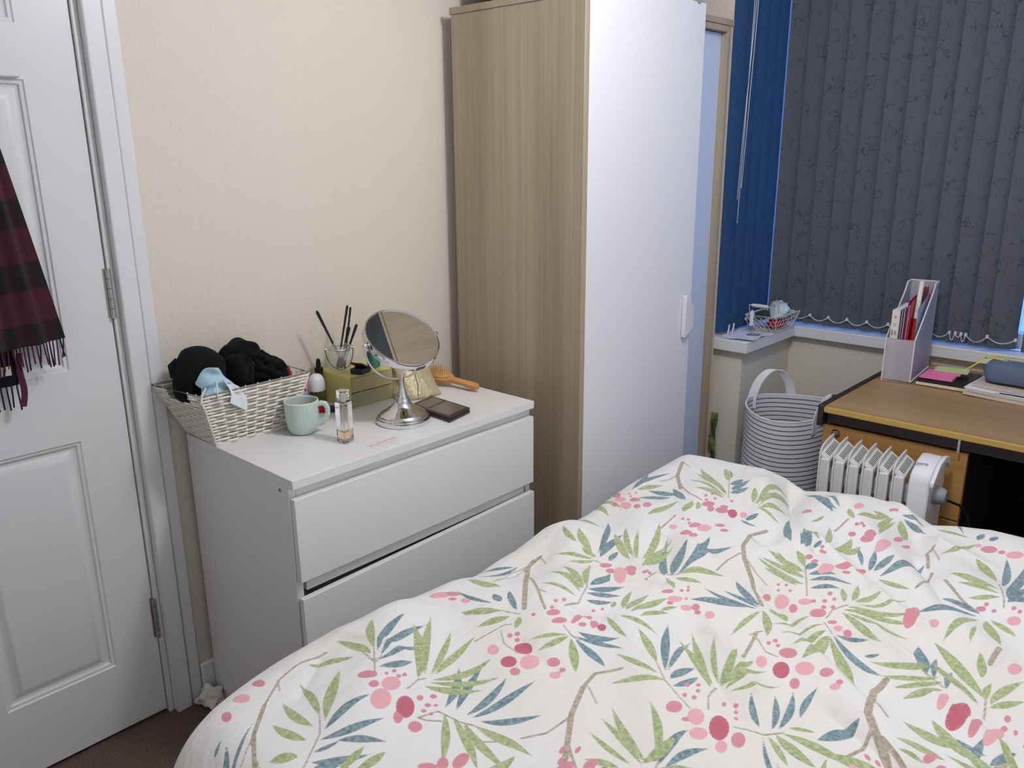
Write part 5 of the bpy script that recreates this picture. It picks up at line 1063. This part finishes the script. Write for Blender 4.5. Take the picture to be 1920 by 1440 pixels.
# ---- round table mirror
mn = Vector((.588, -.067, .831)).normalized(); mc = Vector((.358, .440, 1.000)); MR = .101
ma = Vector((mn.y, -mn.x, 0)).normalized(); ma = -ma if ma.y < 0 else ma
mr_ = thing('table_mirror', 'round chrome tilting makeup mirror on a pedestal stand', 'mirror', (.362, .432, ZD)); MQ = TR((.362, .432, ZD+.0004))
MB().lathe([(.0001, 0), (.070, 0), (.072, .003), (.072, .010), (.069, .012), (.068, .016), (.065, .018), (.064, .021), (.058, .026), (.038, .038), (.024, .050), (.019, .062), (.0175, .066), (.013, .072), (.012, .078), (.010, .084), (.009, .089), (.0065, .096), (.0063, .13), (.0001, .13)], 48, MQ).build('pedestal', M['chrome'], mr_, smooth=35)
yk = []
yr = MR+.010
for k in range(25):
    a = math.pi*k/24; yk.append(mc+ma*(-yr*math.cos(a))+Vector((0, 0, -yr*math.sin(a)*.93)))
MB().tube(yk, .0026, 8).build('yoke', M['chrome'], mr_, smooth=60)
FQ = frame(mc, mn, ma)
MB().lathe([(MR-.004, .0115), (MR-.001, .012), (MR, .010), (MR, -.010), (MR-.001, -.012), (MR-.004, -.0115)], 64, FQ, closed=True).build('rim', M['chrome'], mr_, smooth=40)
MB().lathe([(.0001, .0095), (MR-.0035, .0095), (MR-.0035, .0080), (.0001, .0080)], 64, FQ).build('mirror_face', M['mirror'], mr_, smooth=30)
MB().lathe([(.0001, -.0080), (MR-.0035, -.0080), (MR-.0035, -.0095), (.0001, -.0095)], 64, FQ).build('rear_face', M['mirror'], mr_, smooth=30)
for s_ in (1, -1): MB().lathe([(.0001, -.001), (.0045, .0), (.006, .004), (.006, .008), (.004, .012), (.0001, .013)], 16, frame(mc+ma*(s_*(MR+.001)), ma*s_)).build('pivot_knob', M['chrome'], mr_, smooth=60)

# ---- gold pouch
gp = thing('gold_pouch', 'soft gold cosmetic pouch slumped behind the mirror stand', 'pouch', (.19, .63, ZD))
def gpf(u, v):
    a = 2*math.pi*u; w = (1-v)**.75; sq = lambda t_: math.copysign(abs(t_)**.65, t_)
    x = .180+(.062*w+.008)*sq(math.cos(a))-.034*v+.006*math.sin(3*a+4*v); y = .622+(.074-.006*v)*sq(math.sin(a))*(1-.22*v)+.012*v+.004*math.sin(5*a+7*v)
    return (x, y, ZD+.001+.118*v-.012*math.sin(a)*v*v+.006*math.sin(2*a+1)*v)
g_ = MB(); g_.grid(gpf, 40, 18); ring = [18*41+i for i in range(40)]; g_.f.append(tuple(ring)); g_.f.append(tuple(range(39, -1, -1))); g_.uv = None
g_.build('bag', M['gold'], gp, smooth=180)
MB().tube([gpf(.25+.5*k/12, 1) for k in range(13)], .0032, 6).build('zip', M['brass'], gp, smooth=60)
MB().tube([gpf(.96, .05+.9*k/10) for k in range(11)], .0012, 5).build('seam', M['brass'], gp, smooth=60)
# ---- hairbrush
hb = thing('hairbrush', 'wooden paddle hairbrush with wooden pins lying by the wardrobe', 'hairbrush', (.22, .745, ZD))
hA, hB = Vector((.158, .738, ZD+.028)), Vector((.315, .756, ZD+.012)); hd_ = (hB-hA).normalized(); HQ = frame(hA, (.10, -.30, 1), hd_)
prof_b = [(-.040, .001), (-.036, .016), (-.020, .026), (.008, .029), (.036, .026), (.056, .016), (.070, .009), (.100, .0085), (.135, .011), (.158, .0095), (.166, .003)]
MB().prism(prof_b+[(x, -y) for x, y in reversed(prof_b)], -.008, .007, HQ).build('paddle', M['brushwood'], hb, bevel=.004, seg=3)
MB().sphere((0, 0, 0), (.040, .023, .006), 20, 8, T=HQ @ Matrix.Translation((.008, 0, .0085))).build('cushion', M['pin'], hb, smooth=180)
pn = MB()
for i in range(9):
    for j in range(-3, 4):
        x = -.024+.0085*i+(.004 if j % 2 else 0); y = j*.0062
        if ((x-.010)/.038)**2+(y/.022)**2 < 1: pn.tube([(x, y, .011), (x*1.18-.001, y*1.25, .031)], .0009, 5, T=HQ)
o = pn.build('pins', M['pin'], hb); o['kind'] = 'stuff'
# ---- palette
pl = thing('eyeshadow_palette', 'flat dark brown makeup palette lying beside the mirror foot', 'palette', (.36, .56, ZD))
PA, PB, PD = Vector((.466, .502, ZD+.0005)), Vector((.446, .598, ZD+.0005)), Vector((.290, .560, ZD+.0005)); e1 = PB-PA; e2 = PD-PA; e2 = e2-e1*(e2.dot(e1)/e1.length_squared)*.55
def quadbox(o0, a, b_, h, ins=0., z=0.):
    an, bn = a.normalized()*ins, b_.normalized()*ins; q = [o0+an+bn, o0+a-an+bn, o0+a+b_-an-bn, o0+b_+an-bn]
    return MB().add([tuple(p+Vector((0, 0, z))) for p in q]+[tuple(p+Vector((0, 0, z+h))) for p in q], [(3,2,1,0),(4,5,6,7),(0,1,5,4),(1,2,6,5),(2,3,7,6),(3,0,4,7)])
quadbox(PA, e1, e2, .0085).build('base', M['palette'], pl, bevel=.002)
quadbox(PA, e1, e2, .0070, .0, .0090).build('lid', M['palette'], pl, bevel=.002)
quadbox(PA+e2*.06+e1*.08, e1*.84, e2*.50, .0006, 0, .0158).build('lid_window', M['palette_win'], pl)
quadbox(PA+e2*.62+e1*.12, e1*.76, e2*.28, .0006, 0, .0158).build('lid_window', M['palette_win'], pl)

# ================================================================== SCARF ON THE DOOR
def plaid():
    m = mat('plaid_wool', (90, 30, 50), rough=.95, spec=.1, sheen=.2, bump=(500, .4, 2, .002)); nt = m.node_tree; b = nt.nodes['Principled BSDF']
    uv = nt.nodes.new('ShaderNodeUVMap'); sx = nt.nodes.new('ShaderNodeSeparateXYZ'); nt.links.new(uv.outputs[0], sx.inputs[0])
    def band(sock, n, off, w):
        a = nt.nodes.new('ShaderNodeMath'); a.operation = 'MULTIPLY_ADD'; a.inputs[1].default_value = n; a.inputs[2].default_value = off; nt.links.new(sock, a.inputs[0])
        f = nt.nodes.new('ShaderNodeMath'); f.operation = 'FRACT'; nt.links.new(a.outputs[0], f.inputs[0])
        g = nt.nodes.new('ShaderNodeMapRange'); g.inputs[1].default_value = w; g.inputs[2].default_value = w+.05; nt.links.new(f.outputs[0], g.inputs[0]); 
        g2 = nt.nodes.new('ShaderNodeMapRange'); g2.inputs[1].default_value = .0; g2.inputs[2].default_value = .05; nt.links.new(f.outputs[0], g2.inputs[0])
        s = nt.nodes.new('ShaderNodeMath'); s.operation = 'SUBTRACT'; nt.links.new(g2.outputs[0], s.inputs[0]); nt.links.new(g.outputs[0], s.inputs[1]); return s.outputs[0]
    def mixc(f, a, b_):
        x = nt.nodes.new('ShaderNodeMix'); x.data_type = 'RGBA'
        if isinstance(f, float): x.inputs[0].default_value = f
        else: nt.links.new(f, x.inputs[0])
        for s_, v_ in ((6, a), (7, b_)):
            if isinstance(v_, tuple): x.inputs[s_].default_value = lin(v_)+(1,)
            else: nt.links.new(v_, x.inputs[s_])
        return x.outputs[2]
    h_ = mixc(band(sx.outputs[1], 4.6, .12, .46), (76, 38, 50), (36, 35, 37)); v_ = mixc(band(sx.outputs[0], 3.0, .3, .40), (72, 36, 48), (32, 31, 35))
    col = mixc(.28, h_, v_)
    nt.links.new(col, b.inputs['Base Color']); return m
M['plaid'] = plaid()
sf = thing('plaid_scarf', 'burgundy and black plaid wool scarf with fringe hanging on the door hook', 'scarf', (.03, -.36, 1.4))
def front(u, v):     # u across, v up
    w0, w1 = .150, .036; w = w1+(w0-w1)*(1-v)**.9; yc_ = -.327-.047*v
    return (.036+.014*v+.006*math.sin(11*u+1.2)*(1-.3*v)+.003*math.sin(23*u), yc_+(u-.5)*w, 1.068+.600*v+.012*(u-.5)*(1-v))
g_ = MB(); g_.grid(front, 28, 40, .004); g_.build('front_tail', M['plaid'], sf, smooth=60)
def back(u, v):
    w0, w1 = .150, .036; w = w1+(w0-w1)*(1-v)**.8; yc_ = -.430+.055*v
    return (.018+.012*v+.005*math.sin(9*u+.4), yc_+(u-.5)*w, .985+.690*v)
M['plaid_back'] = mat('black_wool', (22, 20, 26), rough=.95, spec=.1, sheen=.15)
g_ = MB(); g_.grid(back, 24, 40, .004); g_.build('back_tail', M['plaid_back'], sf, smooth=60)
g_ = MB(); g_.grid(lambda u, v: (.0215+.004*u+.004*v, -.362+.012*u+.01*v+.004*math.sin(6*v), .935+.12*v), 4, 8, .003); g_.build('side_edge', M['plum_yarn'], sf, smooth=60)
rg_ = random.Random(3)
for k in range(20):
    u = (k+.5)/20; p = Vector(front(u, 0)); dx = rg_.uniform(-.008, .008); L = rg_.uniform(.040, .060)
    MB().tube([p+Vector((-.002, 0, .006)), p+Vector((-.003, dx*.3, -L*.4)), p+Vector((-.006, dx, -L))], [.0016, .0017, .0019], 6).build('tassel', M['plum_yarn'] if k % 3 else M['navy_yarn'], sf, smooth=60)
for k in range(14):
    u = (k+.5)/14; p = Vector(back(u, 0)); dx = rg_.uniform(-.004, .004); L = rg_.uniform(.048, .058)
    MB().tube([p+Vector((-.002, 0, .006)), p+Vector((-.002, dx*.3, -L*.4)), p+Vector((-.004, dx, -L))], .0018, 6).build('tassel', M['navy_yarn'], sf, smooth=60)
lb_ = MB(); lb_.box(.0255, -.392, 1.010, .0262, -.368, 1.030); lb_.build('care_label', M['label'], sf)

# ================================================================== TISSUE ON THE CARPET
tag(MB().sphere((.052, -.032, .030), (.032, .028, .026), 44, 26, fn=lump2(77, .22, 4.0)).build('crumpled_tissue', M['tissue'], smooth=40), 'crumpled white tissue on the carpet by the chest corner', 'tissue')
